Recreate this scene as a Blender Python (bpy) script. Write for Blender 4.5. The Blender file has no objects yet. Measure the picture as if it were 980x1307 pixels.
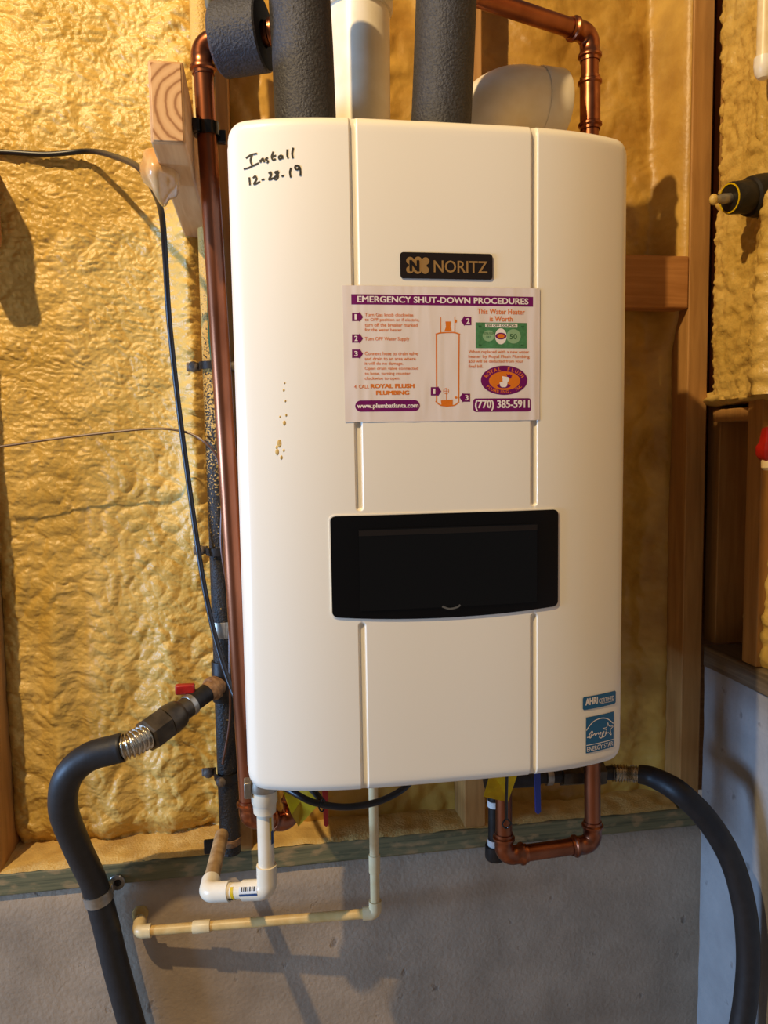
import bpy, bmesh, math, random
from mathutils import Vector as V, noise as N, Matrix
random.seed(7)
S = bpy.context.scene
C = S.collection
# ------------------------------------------------------------------ camera
F = 982.0                                   # focal length in pixels of the 980 x 1307 frame
YAW, PIT, ROL, D, EYE = 0.15816, 0.08884, -0.01603, 1.2644, 1.45
fw = V((math.sin(YAW)*math.cos(PIT), math.cos(YAW)*math.cos(PIT), -math.sin(PIT)))
r0 = V((math.cos(YAW), -math.sin(YAW), 0)); u0 = r0.cross(fw)
cr, sr = math.cos(ROL), math.sin(ROL)
rt, up = r0*cr + u0*sr, u0*cr - r0*sr
CAM = V((0, -D, EYE))
cd = bpy.data.cameras.new('camera'); co = bpy.data.objects.new('camera', cd); C.objects.link(co)
cd.sensor_fit = 'HORIZONTAL'; cd.sensor_width = 36; cd.lens = 36*F/980; cd.clip_start = .02
co.matrix_world = Matrix(((rt.x, up.x, -fw.x, CAM.x), (rt.y, up.y, -fw.y, CAM.y), (rt.z, up.z, -fw.z, CAM.z), (0, 0, 0, 1)))
S.camera = co
# ------------------------------------------------------------------ world, lights, exposure
w = bpy.data.worlds.new('world'); S.world = w; w.use_nodes = True
w.node_tree.nodes['Background'].inputs[0].default_value = (.97, .91, .90, 1)
w.node_tree.nodes['Background'].inputs[1].default_value = .072
def lamp(name, kind, loc, energy, col, size, aim=None, size_y=None):
    l = bpy.data.lights.new(name, kind); o = bpy.data.objects.new(name, l); C.objects.link(o)
    o.location = loc; l.energy = energy; l.color = col
    if kind == 'POINT': l.shadow_soft_size = size
    if kind == 'AREA':
        l.size = size
        if size_y: l.shape = 'RECTANGLE'; l.size_y = size_y
    if aim: o.rotation_euler = (V(aim) - V(loc)).to_track_quat('-Z', 'Y').to_euler()
    return o
lamp('ceiling_bulb', 'POINT', (-.84, -1.18, 2.90), 104, (1, .73, .39), .022)
lamp('basement_window', 'AREA', (-3.2, -.98, 1.15), 80, (.33, .57, 1.0), .9, (.5, -.2, .9), .5)
S.view_settings.view_transform = 'Standard'; S.view_settings.look = 'None'
S.view_settings.gamma = 1; S.view_settings.use_curve_mapping = False
S.view_settings.exposure = .64

# ------------------------------------------------------------------ helpers: a photo point on a plane of known depth
def ray(px, py): return fw + rt*((px-490)/F) - up*((py-653.5)/F)
def PY(px, py, y): d = ray(px, py); return CAM + d*((y-CAM.y)/d.y)
def PX(px, py, x): d = ray(px, py); return CAM + d*((x-CAM.x)/d.x)
# ------------------------------------------------------------------ materials
MATS = {}
def nodes(name):
    m = bpy.data.materials.new(name); m.use_nodes = True; MATS[name] = m
    nt = m.node_tree
    return m, nt, nt.nodes['Principled BSDF']
def rgb(h):
    h = h.lstrip('#'); c = [int(h[i:i+2], 16)/255 for i in (0, 2, 4)]
    return tuple(((x+.055)/1.055)**2.4 if x > .04045 else x/12.92 for x in c) + (1,)
def nd(nt, t, **kw):
    n = nt.nodes.new(t)
    for k, v in kw.items():
        if k in n.inputs: n.inputs[k].default_value = v
        else: setattr(n, k, v)
    return n
def tex(nt, scale=(1, 1, 1)):
    g = nd(nt, 'ShaderNodeTexCoord'); mp = nd(nt, 'ShaderNodeMapping'); mp.inputs['Scale'].default_value = scale
    nt.links.new(g.outputs['Object'], mp.inputs['Vector']); return mp.outputs['Vector']
def ramp(nt, fac, stops):
    r = nd(nt, 'ShaderNodeValToRGB'); e = r.color_ramp.elements
    while len(e) < len(stops): e.new(.5)
    for i, (p, c) in enumerate(stops): e[i].position = p; e[i].color = c
    nt.links.new(fac, r.inputs[0]); return r.outputs[0]
def bump(nt, b, h, strength, dist):
    n = nd(nt, 'ShaderNodeBump', Strength=strength, Distance=dist); nt.links.new(h, n.inputs['Height'])
    nt.links.new(n.outputs[0], b.inputs['Normal']); return n
def mat(name, c1, c2=None, rough=.5, metal=0, scale=20, stretch=(1, 1, 1), bs=0, bd=.002, bscale=200, detail=4, lo=.35, hi=.65, coat=0, spec=.5):
    m, nt, b = nodes(name)
    b.inputs['Roughness'].default_value = rough; b.inputs['Metallic'].default_value = metal
    b.inputs['Coat Weight'].default_value = coat; b.inputs['Specular IOR Level'].default_value = spec
    c1 = rgb(c1) if isinstance(c1, str) else c1
    if c2:
        c2 = rgb(c2) if isinstance(c2, str) else c2
        n = nd(nt, 'ShaderNodeTexNoise', Scale=scale, Detail=detail); nt.links.new(tex(nt, stretch), n.inputs['Vector'])
        nt.links.new(ramp(nt, n.outputs[0], [(lo, c1), (hi, c2)]), b.inputs['Base Color'])
    else: b.inputs['Base Color'].default_value = c1
    if bs:
        n = nd(nt, 'ShaderNodeTexNoise', Scale=bscale, Detail=3); nt.links.new(tex(nt, stretch), n.inputs['Vector'])
        bump(nt, b, n.outputs[0], bs, bd)
    return m
mat('foam', '#dab765', '#c6a24e', rough=.38, scale=9, bs=.45, bd=.003, bscale=210, detail=5)
mat('foam_smooth', '#cfa44a', '#ab7f30', rough=.42, scale=12, bs=.35, bd=.003, bscale=90, detail=5)
mat('foam_dust', '#dcb96e', '#c09c58', rough=.8, scale=26, bs=.5, bd=.003, bscale=240)
mat('amber', '#d9ae76', '#be8a4c', rough=.25, scale=30, coat=.4)
def wood(name, c1, c2, stretch, rough=.65, green=None):
    m, nt, b = nodes(name); b.inputs['Roughness'].default_value = rough
    v = tex(nt, stretch)
    n = nd(nt, 'ShaderNodeTexNoise', Scale=14, Detail=6, Distortion=.6); nt.links.new(v, n.inputs['Vector'])
    col = ramp(nt, n.outputs[0], [(.3, rgb(c1)), (.7, rgb(c2))])
    if green:
        n2 = nd(nt, 'ShaderNodeTexNoise', Scale=5, Detail=3); nt.links.new(tex(nt, (1, 1, 6)), n2.inputs['Vector'])
        mx = nd(nt, 'ShaderNodeMix', data_type='RGBA')
        nt.links.new(ramp(nt, n2.outputs[0], [(.42, (0, 0, 0, 1)), (.62, (1, 1, 1, 1))]), mx.inputs[0])
        nt.links.new(col, mx.inputs[6]); mx.inputs[7].default_value = rgb(green); col = mx.outputs[2]
    nt.links.new(col, b.inputs['Base Color'])
    bump(nt, b, n.outputs[0], .25, .001); return m
wood('stud_wood', '#bd8c4c', '#a2733a', (6, 6, .5))
wood('board_wood', '#c08648', '#a0682f', (.5, 6, 7))
wood('treated_wood', '#8f7d52', '#756640', (.6, 5, 9), green='#6f7350')
def sill():
    m, nt, b = nodes('sill_wood'); b.inputs['Roughness'].default_value = .75
    n = nd(nt, 'ShaderNodeTexNoise', Scale=12, Detail=7, Distortion=.4); nt.links.new(tex(nt, (.5, 3, 16)), n.inputs['Vector'])
    col = ramp(nt, n.outputs[0], [(.28, rgb('#4a4a32')), (.5, rgb('#6e6a48')), (.72, rgb('#7f7450'))])
    n2 = nd(nt, 'ShaderNodeTexNoise', Scale=45, Detail=8); nt.links.new(tex(nt, (.7, 1, 1.6)), n2.inputs['Vector'])
    mx = nd(nt, 'ShaderNodeMix', data_type='RGBA'); nt.links.new(ramp(nt, n2.outputs[0], [(.52, (0, 0, 0, 1)), (.66, (1, 1, 1, 1))]), mx.inputs[0])
    nt.links.new(col, mx.inputs[6]); mx.inputs[7].default_value = rgb('#9a8258'); nt.links.new(mx.outputs[2], b.inputs['Base Color'])
    bump(nt, b, n.outputs[0], .5, .002)
sill()
wood('weathered_wood', '#7c6c55', '#5c4f3e', (5, .6, 16))
wood('beam_wood', '#cfa473', '#b98a58', (7, .6, 7))
def endgrain():
    m, nt, b = nodes('end_grain'); b.inputs['Roughness'].default_value = .7
    mp = nd(nt, 'ShaderNodeMapping'); g = nd(nt, 'ShaderNodeTexCoord')
    nt.links.new(g.outputs['Object'], mp.inputs['Vector']); mp.inputs['Location'].default_value = (-.03, 0, -.04)
    sc = nd(nt, 'ShaderNodeVectorMath', operation='MULTIPLY'); sc.inputs[1].default_value = (1, 0, 1)
    nt.links.new(mp.outputs[0], sc.inputs[0])
    wv = nd(nt, 'ShaderNodeTexWave', wave_type='RINGS', rings_direction='SPHERICAL', Scale=30, Distortion=3.2, Detail=3)
    wv.inputs['Detail Scale'].default_value = 1.2
    nt.links.new(sc.outputs[0], wv.inputs['Vector'])
    nt.links.new(ramp(nt, wv.outputs[0], [(.0, rgb('#9c6a3d')), (.25, rgb('#cf9f6b')), (1, rgb('#dcb07c'))]), b.inputs['Base Color'])
endgrain()
def concrete(name, c1, c2):
    m, nt, b = nodes(name); b.inputs['Roughness'].default_value = .88
    v = tex(nt)
    n = nd(nt, 'ShaderNodeTexNoise', Scale=7, Detail=9, Roughness=.62); nt.links.new(v, n.inputs['Vector'])
    col = ramp(nt, n.outputs[0], [(.32, rgb(c1)), (.68, rgb(c2))])
    n3 = nd(nt, 'ShaderNodeTexNoise', Scale=28, Detail=5); nt.links.new(v, n3.inputs['Vector'])
    pit = ramp(nt, n3.outputs[0], [(.27, (.45, .45, .45, 1)), (.35, (1, 1, 1, 1))])
    mx = nd(nt, 'ShaderNodeMix', data_type='RGBA'); mx.inputs[6].default_value = rgb('#5d544c')
    nt.links.new(pit, mx.inputs[0]); nt.links.new(col, mx.inputs[7]); nt.links.new(mx.outputs[2], b.inputs['Base Color'])
    n2 = nd(nt, 'ShaderNodeTexNoise', Scale=130, Detail=8); nt.links.new(v, n2.inputs['Vector'])
    b1 = nd(nt, 'ShaderNodeBump', Strength=.45, Distance=.004); nt.links.new(pit, b1.inputs['Height'])
    b2 = bump(nt, b, n2.outputs[0], .42, .003); nt.links.new(b1.outputs[0], b2.inputs['Normal'])
concrete('concrete', '#b5a189', '#93826d')
concrete('concrete_right', '#a5a3a0', '#8c8a88')
mat('enamel', '#f6eedb', rough=.32, bs=.04, bd=.0005, bscale=500, coat=.15)
mat('enamel_side', '#ece5d8', rough=.35)
mat('pvc', '#efe5cf', '#e6d9bd', rough=.33, scale=30)
mat('cpvc', '#e2c180', '#d2ab66', rough=.4, scale=40)
mat('cpvc_fitting', '#ead4a4', '#dfc48e', rough=.38, scale=40)
mat('dusty_pvc', '#b99a6e', '#8a6a42', rough=.75, scale=45, bs=.3, bd=.002, bscale=180)
mat('copper', '#a9694a', '#7d4a32', rough=.36, metal=1, scale=18, stretch=(1, 1, .35))
mat('copper_fitting', '#aa6c4e', '#7c4832', rough=.31, metal=1, scale=40)
mat('insulation', '#3b3b40', '#2b2b30', rough=.62, scale=260, bs=.9, bd=.002, bscale=330)
mat('insulation_end', '#0d0c0c', rough=.9)
mat('iron', '#2b2622', '#1a1715', rough=.48, metal=.35, scale=60, bs=.3, bd=.001, bscale=260)
mat('bronze', '#5d5140', '#3e352a', rough=.42, metal=.6, scale=50)
mat('galv', '#b5ada0', '#8f877a', rough=.38, metal=.8, scale=50)
mat('steel', '#c8bfae', rough=.24, metal=1)
mat('rusty', '#a27c55', '#7a5636', rough=.75, scale=120)
mat('hose', '#1d1c1d', '#151415', rough=.5, scale=70, bs=.2, bd=.001, bscale=240)
mat('black_plastic', '#080808', rough=.25)
mat('black_rubber', '#17161a', rough=.38)
mat('glass_black', '#070605', rough=.05, spec=.5)
mat('bezel', '#050404', rough=.35, spec=.3)
mat('hinge_reflection', '#1d1712', rough=.3)  # brownish reflection painted into the hinge bar's colour
mat('dusty_iron', '#83766a', '#5a4f44', rough=.6, metal=.3, scale=90)
mat('brown_wire', '#5c3b26', rough=.4)
mat('green_wire', '#1d5a48', rough=.4)
mat('grey_cable', '#6d6a5c', '#55523f', rough=.6, scale=60)
mat('red_plastic', '#b01c14', '#8f1810', rough=.35, scale=60)
mat('red_handle', '#a01a16', rough=.35)
mat('blue_handle', '#1c2f7c', rough=.35)
mat('yellow_tag', '#d9b200', '#c49a00', rough=.5, scale=60)
mat('tape', '#d6d6d2', rough=.5)
mat('yellow_rim', '#d8b400', rough=.4)
mat('badge', '#201712', rough=.3)
mat('gold', '#c79a5c', rough=.35, metal=.55)
mat('paper', '#e9dcd2', rough=.42)
mat('purple', '#70045a', rough=.45)
mat('orange', '#e6762c', rough=.45)
mat('orange_deep', '#e07818', rough=.45)
mat('white_print', '#f2e8dd', rough=.45)
mat('green_print', '#4f8a58', '#437a4c', rough=.45, scale=300)
mat('green_pale', '#8db284', rough=.45)
mat('green_dark', '#2c5a36', rough=.45)
mat('label_blue', '#0b5a86', rough=.35)
mat('marker', '#15130f', rough=.45)
mat('navy', '#24406e', rough=.4)
# gas pipe: black iron below, yellow foam overspray above
def sprayed():
    m, nt, b = nodes('sprayed_iron')
    g = nd(nt, 'ShaderNodeTexCoord'); sp = nd(nt, 'ShaderNodeSeparateXYZ'); nt.links.new(g.outputs['Object'], sp.inputs[0])
    n = nd(nt, 'ShaderNodeTexNoise', Scale=300, Detail=4); nt.links.new(g.outputs['Object'], n.inputs['Vector'])
    n2 = nd(nt, 'ShaderNodeTexNoise', Scale=14, Detail=2); nt.links.new(g.outputs['Object'], n2.inputs['Vector'])
    mr = nd(nt, 'ShaderNodeMapRange'); mr.inputs[1].default_value = .45; mr.inputs[2].default_value = 1.0
    mr.inputs[3].default_value = -.2; mr.inputs[4].default_value = .28
    nt.links.new(sp.outputs[2], mr.inputs[0])
    a = nd(nt, 'ShaderNodeMath', operation='ADD'); nt.links.new(mr.outputs[0], a.inputs[0]); nt.links.new(n.outputs[0], a.inputs[1])
    k = ramp(nt, a.outputs[0], [(.50, (0, 0, 0, 1)), (.58, (1, 1, 1, 1))])
    mx = nd(nt, 'ShaderNodeMix', data_type='RGBA'); nt.links.new(k, mx.inputs[0])
    mx.inputs[6].default_value = rgb('#241f1a'); mx.inputs[7].default_value = rgb('#d3aa58')
    nt.links.new(mx.outputs[2], b.inputs['Base Color']); b.inputs['Roughness'].default_value = .5
    bump(nt, b, a.outputs[0], .8, .003)
sprayed()

# ------------------------------------------------------------------ mesh builder
BASE = {}
class MB:
    def __init__(s): s.v = []; s.f = []; s.mi = []
    def add(s, vs, fs, mi=0):
        o = len(s.v); s.v += [V(p) for p in vs]; s.f += [tuple(i+o for i in f) for f in fs]; s.mi += [mi]*len(fs); return s
    def box(s, a, b, mi=0):
        (x0, y0, z0), (x1, y1, z1) = a, b
        vs = [(x, y, z) for x in (x0, x1) for y in (y0, y1) for z in (z0, z1)]
        return s.add(vs, [(0, 1, 3, 2), (4, 6, 7, 5), (0, 4, 5, 1), (2, 3, 7, 6), (0, 2, 6, 4), (1, 5, 7, 3)], mi)
    def tube(s, pts, rad, n=20, cap=True, mi=0, squash=None):
        pts = [V(p) for p in pts]; m = len(pts)
        rad = rad if isinstance(rad, (list, tuple)) else [rad]*m
        tg = []
        for i in range(m):
            a = pts[max(i-1, 0)]; b = pts[min(i+1, m-1)]
            if (b-a).length < 1e-9: b = pts[min(i+2, m-1)]; a = pts[max(i-2, 0)]
            tg.append((b-a).normalized())
        t = tg[0]; q = V((0, 0, 1)) if abs(t.z) < .9 else V((0, 1, 0))
        nn = (q - t*q.dot(t)).normalized(); vs = []
        for i in range(m):
            t = tg[i]; nn = (nn - t*nn.dot(t)).normalized(); bb = t.cross(nn)
            for k in range(n):
                a = 2*math.pi*k/n; vs.append(pts[i] + (nn*math.cos(a) + bb*math.sin(a))*rad[i])
        fs = [(i*n+k, i*n+(k+1) % n, (i+1)*n+(k+1) % n, (i+1)*n+k) for i in range(m-1) for k in range(n)]
        if cap: fs += [tuple(range(n))[::-1], tuple((m-1)*n+k for k in range(n))]
        return s.add(vs, fs, mi)
    def lathe(s, p, d, prof, n=24, cap=True, mi=0):        # prof: (distance along d, radius)
        p = V(p); d = V(d).normalized(); q = V((0, 0, 1)) if abs(d.z) < .9 else V((0, 1, 0))
        a = (q - d*q.dot(d)).normalized(); b = d.cross(a)
        vs = [p + d*t + (a*math.cos(2*math.pi*k/n) + b*math.sin(2*math.pi*k/n))*r for t, r in prof for k in range(n)]
        m = len(prof)
        fs = [(i*n+k, i*n+(k+1) % n, (i+1)*n+(k+1) % n, (i+1)*n+k) for i in range(m-1) for k in range(n)]
        if cap: fs += [tuple(range(n))[::-1], tuple((m-1)*n+k for k in range(n))]
        return s.add(vs, fs, mi)
    def ball(s, c, r, n=12, m=8):
        c = V(c); r = r if isinstance(r, (tuple, list)) else (r, r, r); vs = []; fs = []
        for i in range(m+1):
            th = math.pi*i/m
            for k in range(n):
                a = 2*math.pi*k/n; vs.append(c + V((r[0]*math.sin(th)*math.cos(a), r[1]*math.sin(th)*math.sin(a), r[2]*math.cos(th))))
        fs = [(i*n+k, (i+1)*n+k, (i+1)*n+(k+1) % n, i*n+(k+1) % n) for i in range(m) for k in range(n)]
        return s.add(vs, fs)
    def prism(s, poly, off):                                # poly: list of points, off: extrusion vector
        n = len(poly); poly = [V(p) for p in poly]; off = V(off)
        return s.add(poly + [p+off for p in poly], [tuple(range(n))[::-1], tuple(range(n, 2*n))] + [(k, (k+1) % n, n+(k+1) % n, n+k) for k in range(n)])
    def build(s, name, mats, parent=None, smooth=True, angle=40, bevel=0, label=None, fix=True):
        mats = [mats] if isinstance(mats, str) else mats
        lo = V((min(p.x for p in s.v), min(p.y for p in s.v), min(p.z for p in s.v)))
        hi = V((max(p.x for p in s.v), max(p.y for p in s.v), max(p.z for p in s.v)))
        base = BASE[parent.name] if parent else V(((lo.x+hi.x)/2, (lo.y+hi.y)/2, lo.z))
        me = bpy.data.meshes.new(name); me.from_pydata([tuple(p-base) for p in s.v], [], s.f); me.validate()
        if fix:
            bm = bmesh.new(); bm.from_mesh(me)
            bmesh.ops.remove_doubles(bm, verts=bm.verts, dist=1e-6)
            bmesh.ops.recalc_face_normals(bm, faces=bm.faces); bm.to_mesh(me); bm.free()
        for m in mats: me.materials.append(MATS[m])
        if not fix or len(mats) > 1:
            for p, i in zip(me.polygons, s.mi): p.material_index = i
        if smooth: me.shade_smooth(); me.set_sharp_from_angle(angle=math.radians(angle))
        o = bpy.data.objects.new(name, me); C.objects.link(o)
        if parent: o.parent = parent; BASE[o.name] = base
        else: o.location = base; BASE[o.name] = base
        if bevel:
            b = o.modifiers.new('bevel', 'BEVEL'); b.width = bevel; b.segments = 3; b.limit_method = 'ANGLE'
            me.shade_smooth(); me.set_sharp_from_angle(angle=math.radians(60))
        if label: o['label'] = label
        return o
def tag(o, label=None, cat=None, group=None, kind=None):
    for k, v in (('label', label), ('category', cat), ('group', group), ('kind', kind)):
        if v: o[k] = v
    return o
def empty(name, loc, label=None, cat=None, group=None, kind=None):
    o = bpy.data.objects.new(name, None); C.objects.link(o); o.location = loc; o.empty_display_size = .05
    BASE[o.name] = V(loc); return tag(o, label, cat, group, kind)
def spline(pts, per=10):
    pts = [V(p) for p in pts]; P = [pts[0]*2-pts[1]] + pts + [pts[-1]*2-pts[-2]]; out = []
    for i in range(1, len(P)-2):
        a, b, c, d = P[i-1:i+3]
        for k in range(per):
            t = k/per
            out.append(.5*((2*b) + (c-a)*t + (2*a-5*b+4*c-d)*t*t + (3*b-a-3*c+d)*t**3))
    return out + [pts[-1]]
def arc(a, c, b, R, n=10):
    a, c, b = V(a), V(c), V(b); u = (a-c).normalized(); w_ = (b-c).normalized()
    ang = u.angle(w_); t = R/math.tan(ang/2); cen = c + (u+w_).normalized()*(R/math.sin(ang/2))
    p0, p1 = c+u*t, c+w_*t; e0 = (p0-cen); e1 = (p1-cen); out = []
    tot = e0.angle(e1)
    for i in range(n+1):
        k = i/n; out.append(cen + (e0*math.sin((1-k)*tot) + e1*math.sin(k*tot))/math.sin(tot))
    return out
def elbow(parent, a, c, b, r, R, mt, sock=.018, bead=.0, wall=1.16, name='elbow'):
    pts = arc(a, c, b, R); u = (V(a)-V(c)).normalized(); q = (V(b)-V(c)).normalized(); e = r*wall
    A, B = pts[0], pts[-1]
    if bead:
        pre = [(A+u*sock, r*1.01), (A+u*sock, e*.97), (A+u*sock*.80, e*.97), (A+u*sock*.72, e+bead), (A+u*sock*.55, e+bead), (A+u*sock*.42, e*.98), (A+u*.001, e*.98)]
        post = [(B+q*.001, e*.98), (B+q*sock*.42, e*.98), (B+q*sock*.55, e+bead), (B+q*sock*.72, e+bead), (B+q*sock*.80, e*.97), (B+q*sock, e*.97), (B+q*sock, r*1.01)]
    else:
        pre = [(A+u*sock, r*1.0), (A+u*sock, e), (A+u*.001, e)]; post = [(B+q*.001, e), (B+q*sock, e), (B+q*sock, r*1.0)]
    seq = pre + [(p, e*.985 if bead else e) for p in pts] + post
    # duplicated points need a tangent: nudge
    P = []
    for i, (p, rr) in enumerate(seq):
        P.append(p.copy())
    for i in range(1, len(P)):
        if (P[i]-P[i-1]).length < 1e-7:
            P[i] = P[i] + ((-u if i < len(P)/2 else q)*2e-5)
    return MB().tube(P, [x[1] for x in seq], 24).build(name, mt, parent, angle=50)
def pipe(parent, a, b, r, mt, name='pipe'):
    return MB().tube([a, b], r, 24).build(name, mt, parent)
def coupling(parent, p, d, L, r, mt, bead=0, name='coupling', wall=1.16):
    e = r*wall; d = V(d).normalized(); p = V(p)-d*(L/2)
    if bead: pr = [(0, r), (0, e), (.004, e), (.006, e+bead), (.009, e+bead), (.011, e), (L-.011, e), (L-.009, e+bead), (L-.006, e+bead), (L-.004, e), (L, e), (L, r)]
    else: pr = [(0, r), (0, e*.97), (.0012, e), (L-.0012, e), (L, e*.97), (L, r)]
    return MB().lathe(p, d, pr).build(name, mt, parent)

# ================================================================== the setting
STX = [-.450, -.0507, .3557, .764]; Y0 = -.003
WR = .79                                                       # face of the right wall
wb = empty('wall_back', (.2, 0, 0), kind='structure'); tag(wb, 'basement wall of spray-foamed stud bays above a concrete base behind the heater')
mb = MB()                                                      # concrete: gridded slab with slight unevenness
nx, nz = 90, 36; x0, x1, z0, z1 = -1.3, WR, 0, .732
vs = []
for j in range(nz+1):
    for i in range(nx+1):
        x = x0+(x1-x0)*i/nx; z = z0+(z1-z0)*j/nz
        vs.append((x, .002*N.noise(V((x*5, z*5, 1))) + .0015*N.noise(V((x*17, z*17, 4))) + (.010 if j == nz else 0), z))
fs = [(j*(nx+1)+i, j*(nx+1)+i+1, (j+1)*(nx+1)+i+1, (j+1)*(nx+1)+i) for j in range(nz) for i in range(nx)]
mb.add(vs, fs); mb.box((x0, .02, 0), (x1, .2, .73)); mb.build('concrete_base', 'concrete', wb, fix=False)
MB().box((-1.3, Y0, .7345), (WR-.012, .14, .771))  .build('sill_plate', 'sill_wood', wb, bevel=.003)
for x in STX:
    MB().box((x-.019, 0, .7715), (x+.019, .14, 2.62)).build('stud', 'stud_wood', wb, bevel=.002)
for a, b in ((STX[1]+.0195, STX[2]-.0195), (STX[2]+.0195, STX[3]-.0195)):
    MB().box((a, .0, 1.676), (b, .038, 1.765)).build('blocking_or_shadow_board', 'board_wood', wb, bevel=.003)
MB().box((-.432, -.055, 1.76), (-.385, .05, 1.885)).build('blocking_or_shadow_board', 'board_wood', wb, bevel=.012)  # unseen block added beside the left stud to cast a shadow on the foam
# back of the bays (sheathing) closes the wall behind the foam
MB().box((-1.3, .141, .73), (1.05, .16, 2.62)).build('sheathing', 'board_wood', wb)

def billow(x, z, s, seed): return abs(N.noise(V((x/s, z/s, seed))))
def foam_left(x, z):
    h = .075 + .012*N.noise(V((x*7, z*3, 3)))
    h -= .030*max(0, min(1, (z-1.55)/.35))                     # fuller towards the top
    h -= .010*math.exp(-((x+.27)/.03)**2)*max(0, min(1, (1.32-z)/.2))          # soft vertical swells low down
    h -= .012*math.exp(-((x+.165)/.032)**2)*max(0, min(1, (1.30-z)/.2))
    h -= .016*math.exp(-((x+.345)/.02)**2)*max(0, min(1, (1.30-z)/.15))
    h -= .030*math.exp(-((x+.105)/.022)**2)*max(0, min(1, (z-1.2)/.2))*(1 if z < 1.9 else max(0, 1-(z-1.9)/.2))     # roll beside the stud
    wx = x + .010*N.noise(V((x*20, z*20, 9))); wz = z + .008*N.noise(V((x*20, z*20, 19)))
    up_ = max(0, min(1, (z-1.38)/.12)); rough_ = .62+.38*up_
    h -= .009*billow(wx*.8, wz*.9, .042, 2)
    h -= .0075*(1-up_)*billow(wx, wz*.9, .024, 22)
    h -= .0045*rough_*billow(wx*.8+wz*.45, wz*1.3, .0135, 5)
    h -= .0030*rough_*billow(wx*.8+wz*.3, wz*1.2, .0068, 7)
    rl_ = math.exp(-((x+.105)/.02)**2)*max(0, min(1, (z-1.35)/.1))
    h -= .012*rl_*billow(x*.35, wz, .020, 15)
    low = max(0, min(1, (1.0-z)/.15)); h -= low*.016*billow(wx, wz, .055, 12)
    t = (z-.779)/.035                                          # rounded foot of the foam on the sill
    if t < 1: h += .02*(1-max(t, 0))**2
    e = min(x-(STX[0]+.019), (STX[1]-.019)-x)
    if e < .02: h += .010*(1-max(e, 0)/.02)**2
    return h
def foam_bay(seed, base=.085, sm=1.0):
    def g(x, z):
        wx = x + .012*N.noise(V((x*16, z*16, seed))); wz = z + .012*N.noise(V((x*16, z*16, seed+5)))
        h = base + .022*N.noise(V((x*9, z*3.2, seed)))
        h -= .012*sm*billow(wx, wz*.8, .05, seed) + .005*sm*billow(wx*.7, wz, .018, seed+2) + .002*sm*billow(wx, wz, .008, seed+3)
        return h
    return g
def foam(name, fn, xa, xb, za, zb, nx, nz, parent, mt, wallx=None):
    vs = []; y0 = []
    for j in range(nz+1):
        for i in range(nx+1):
            a = xa+(xb-xa)*i/nx; z = za+(zb-za)*j/nz; h = fn(a, z)
            vs.append((a, h, z) if wallx is None else (wallx+h, a, z))
    W_ = nx+1
    fs = [(j*W_+i, j*W_+i+1, (j+1)*W_+i+1, (j+1)*W_+i) for j in range(nz) for i in range(nx)]
    if wallx is not None: fs = [f[::-1] for f in fs]
    m = MB().add(vs, fs)
    return m.build(name, mt, parent, angle=180, fix=False)
foam('spray_foam', foam_left, STX[0]+.0195, STX[1]-.0195, .772, 2.35, 200, 860, wb, 'foam')
foam('spray_foam', foam_bay(31), STX[1]+.0195, STX[2]-.0195, .772, 2.35, 80, 280, wb, 'foam_smooth')
def foam_right(x, z):
    h = foam_bay(47, .07, .7)(x, z); e = (STX[3]-.019)-x
    k = max(0, min(1, 1-e/.045)); k = k*k*(3-2*k); lo_ = max(.25, min(1, (z-1.55)/.2))
    return h*(1-k*lo_) + .004*k*lo_
foam('spray_foam', foam_right, STX[2]+.0195, STX[3]-.0195, .772, 2.35, 110, 420, wb, 'foam_smooth')
foam('spray_foam', lambda x, z: .06+.02*N.noise(V((x*8, z*4, 71)))-.012*billow(x, z, .03, 8), -1.29, STX[0]-.0195, .772, 2.35, 90, 160, wb, 'foam')
# overspray crust on the sill
def crust(x, y):
    return .7738 + .004*max(0, N.noise(V((x*11, y*11, 3)))+.35) + .0022*N.noise(V((x*45, y*45, 6))) - (.004 if y < .004 else 0)
vs = []; nx, ny = 190, 16; xa, xb = STX[0]-.3, .74
for j in range(ny+1):
    for i in range(nx+1):
        x = xa+(xb-xa)*i/nx; y = Y0+.0005+.125*j/ny
        vs.append((x, y, crust(x, y)))
fs = [(j*(nx+1)+i, j*(nx+1)+i+1, (j+1)*(nx+1)+i+1, (j+1)*(nx+1)+i) for j in range(ny) for i in range(nx)]
MB().add(vs, fs).build('overspray', 'foam_dust', wb, angle=180, fix=False)

# right wall, perpendicular to the back wall
wr = empty('wall_right', (WR, -.4, 0), kind='structure'); tag(wr, 'short return wall of foamed studs on taller blue-grey concrete at the right')
vs = []; ny, nz = 60, 50
for j in range(nz+1):
    for i in range(ny+1):
        y = -1.25+1.25*i/ny; z = 1.036*j/nz
        vs.append((WR + .003*N.noise(V((y*5, z*5, 11))) + .0015*N.noise(V((y*19, z*19, 14))), y, z))
fs = [(j*(ny+1)+i, (j+1)*(ny+1)+i, (j+1)*(ny+1)+i+1, j*(ny+1)+i+1) for j in range(nz) for i in range(ny)]
MB().add(vs, fs).box((WR+.02, -1.25, 0), (WR+.2, 0, 1.03)).build('concrete_base', 'concrete_right', wr, fix=False)
MB().box((WR-.004, -1.25, 1.037), (WR+.14, .0, 1.075)).build('sill_plate', 'weathered_wood', wr, bevel=.003)
for y in (-.126, -.53, -.94):
    MB().box((WR, y-.019, 1.0755), (WR+.14, y+.019, 2.62)).build('stud', 'stud_wood', wr, bevel=.002)
MB().box((WR+.02, .001, 1.0755), (WR+.14, .039, 2.62)).build('stud', 'stud_wood', wr, bevel=.002)
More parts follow.
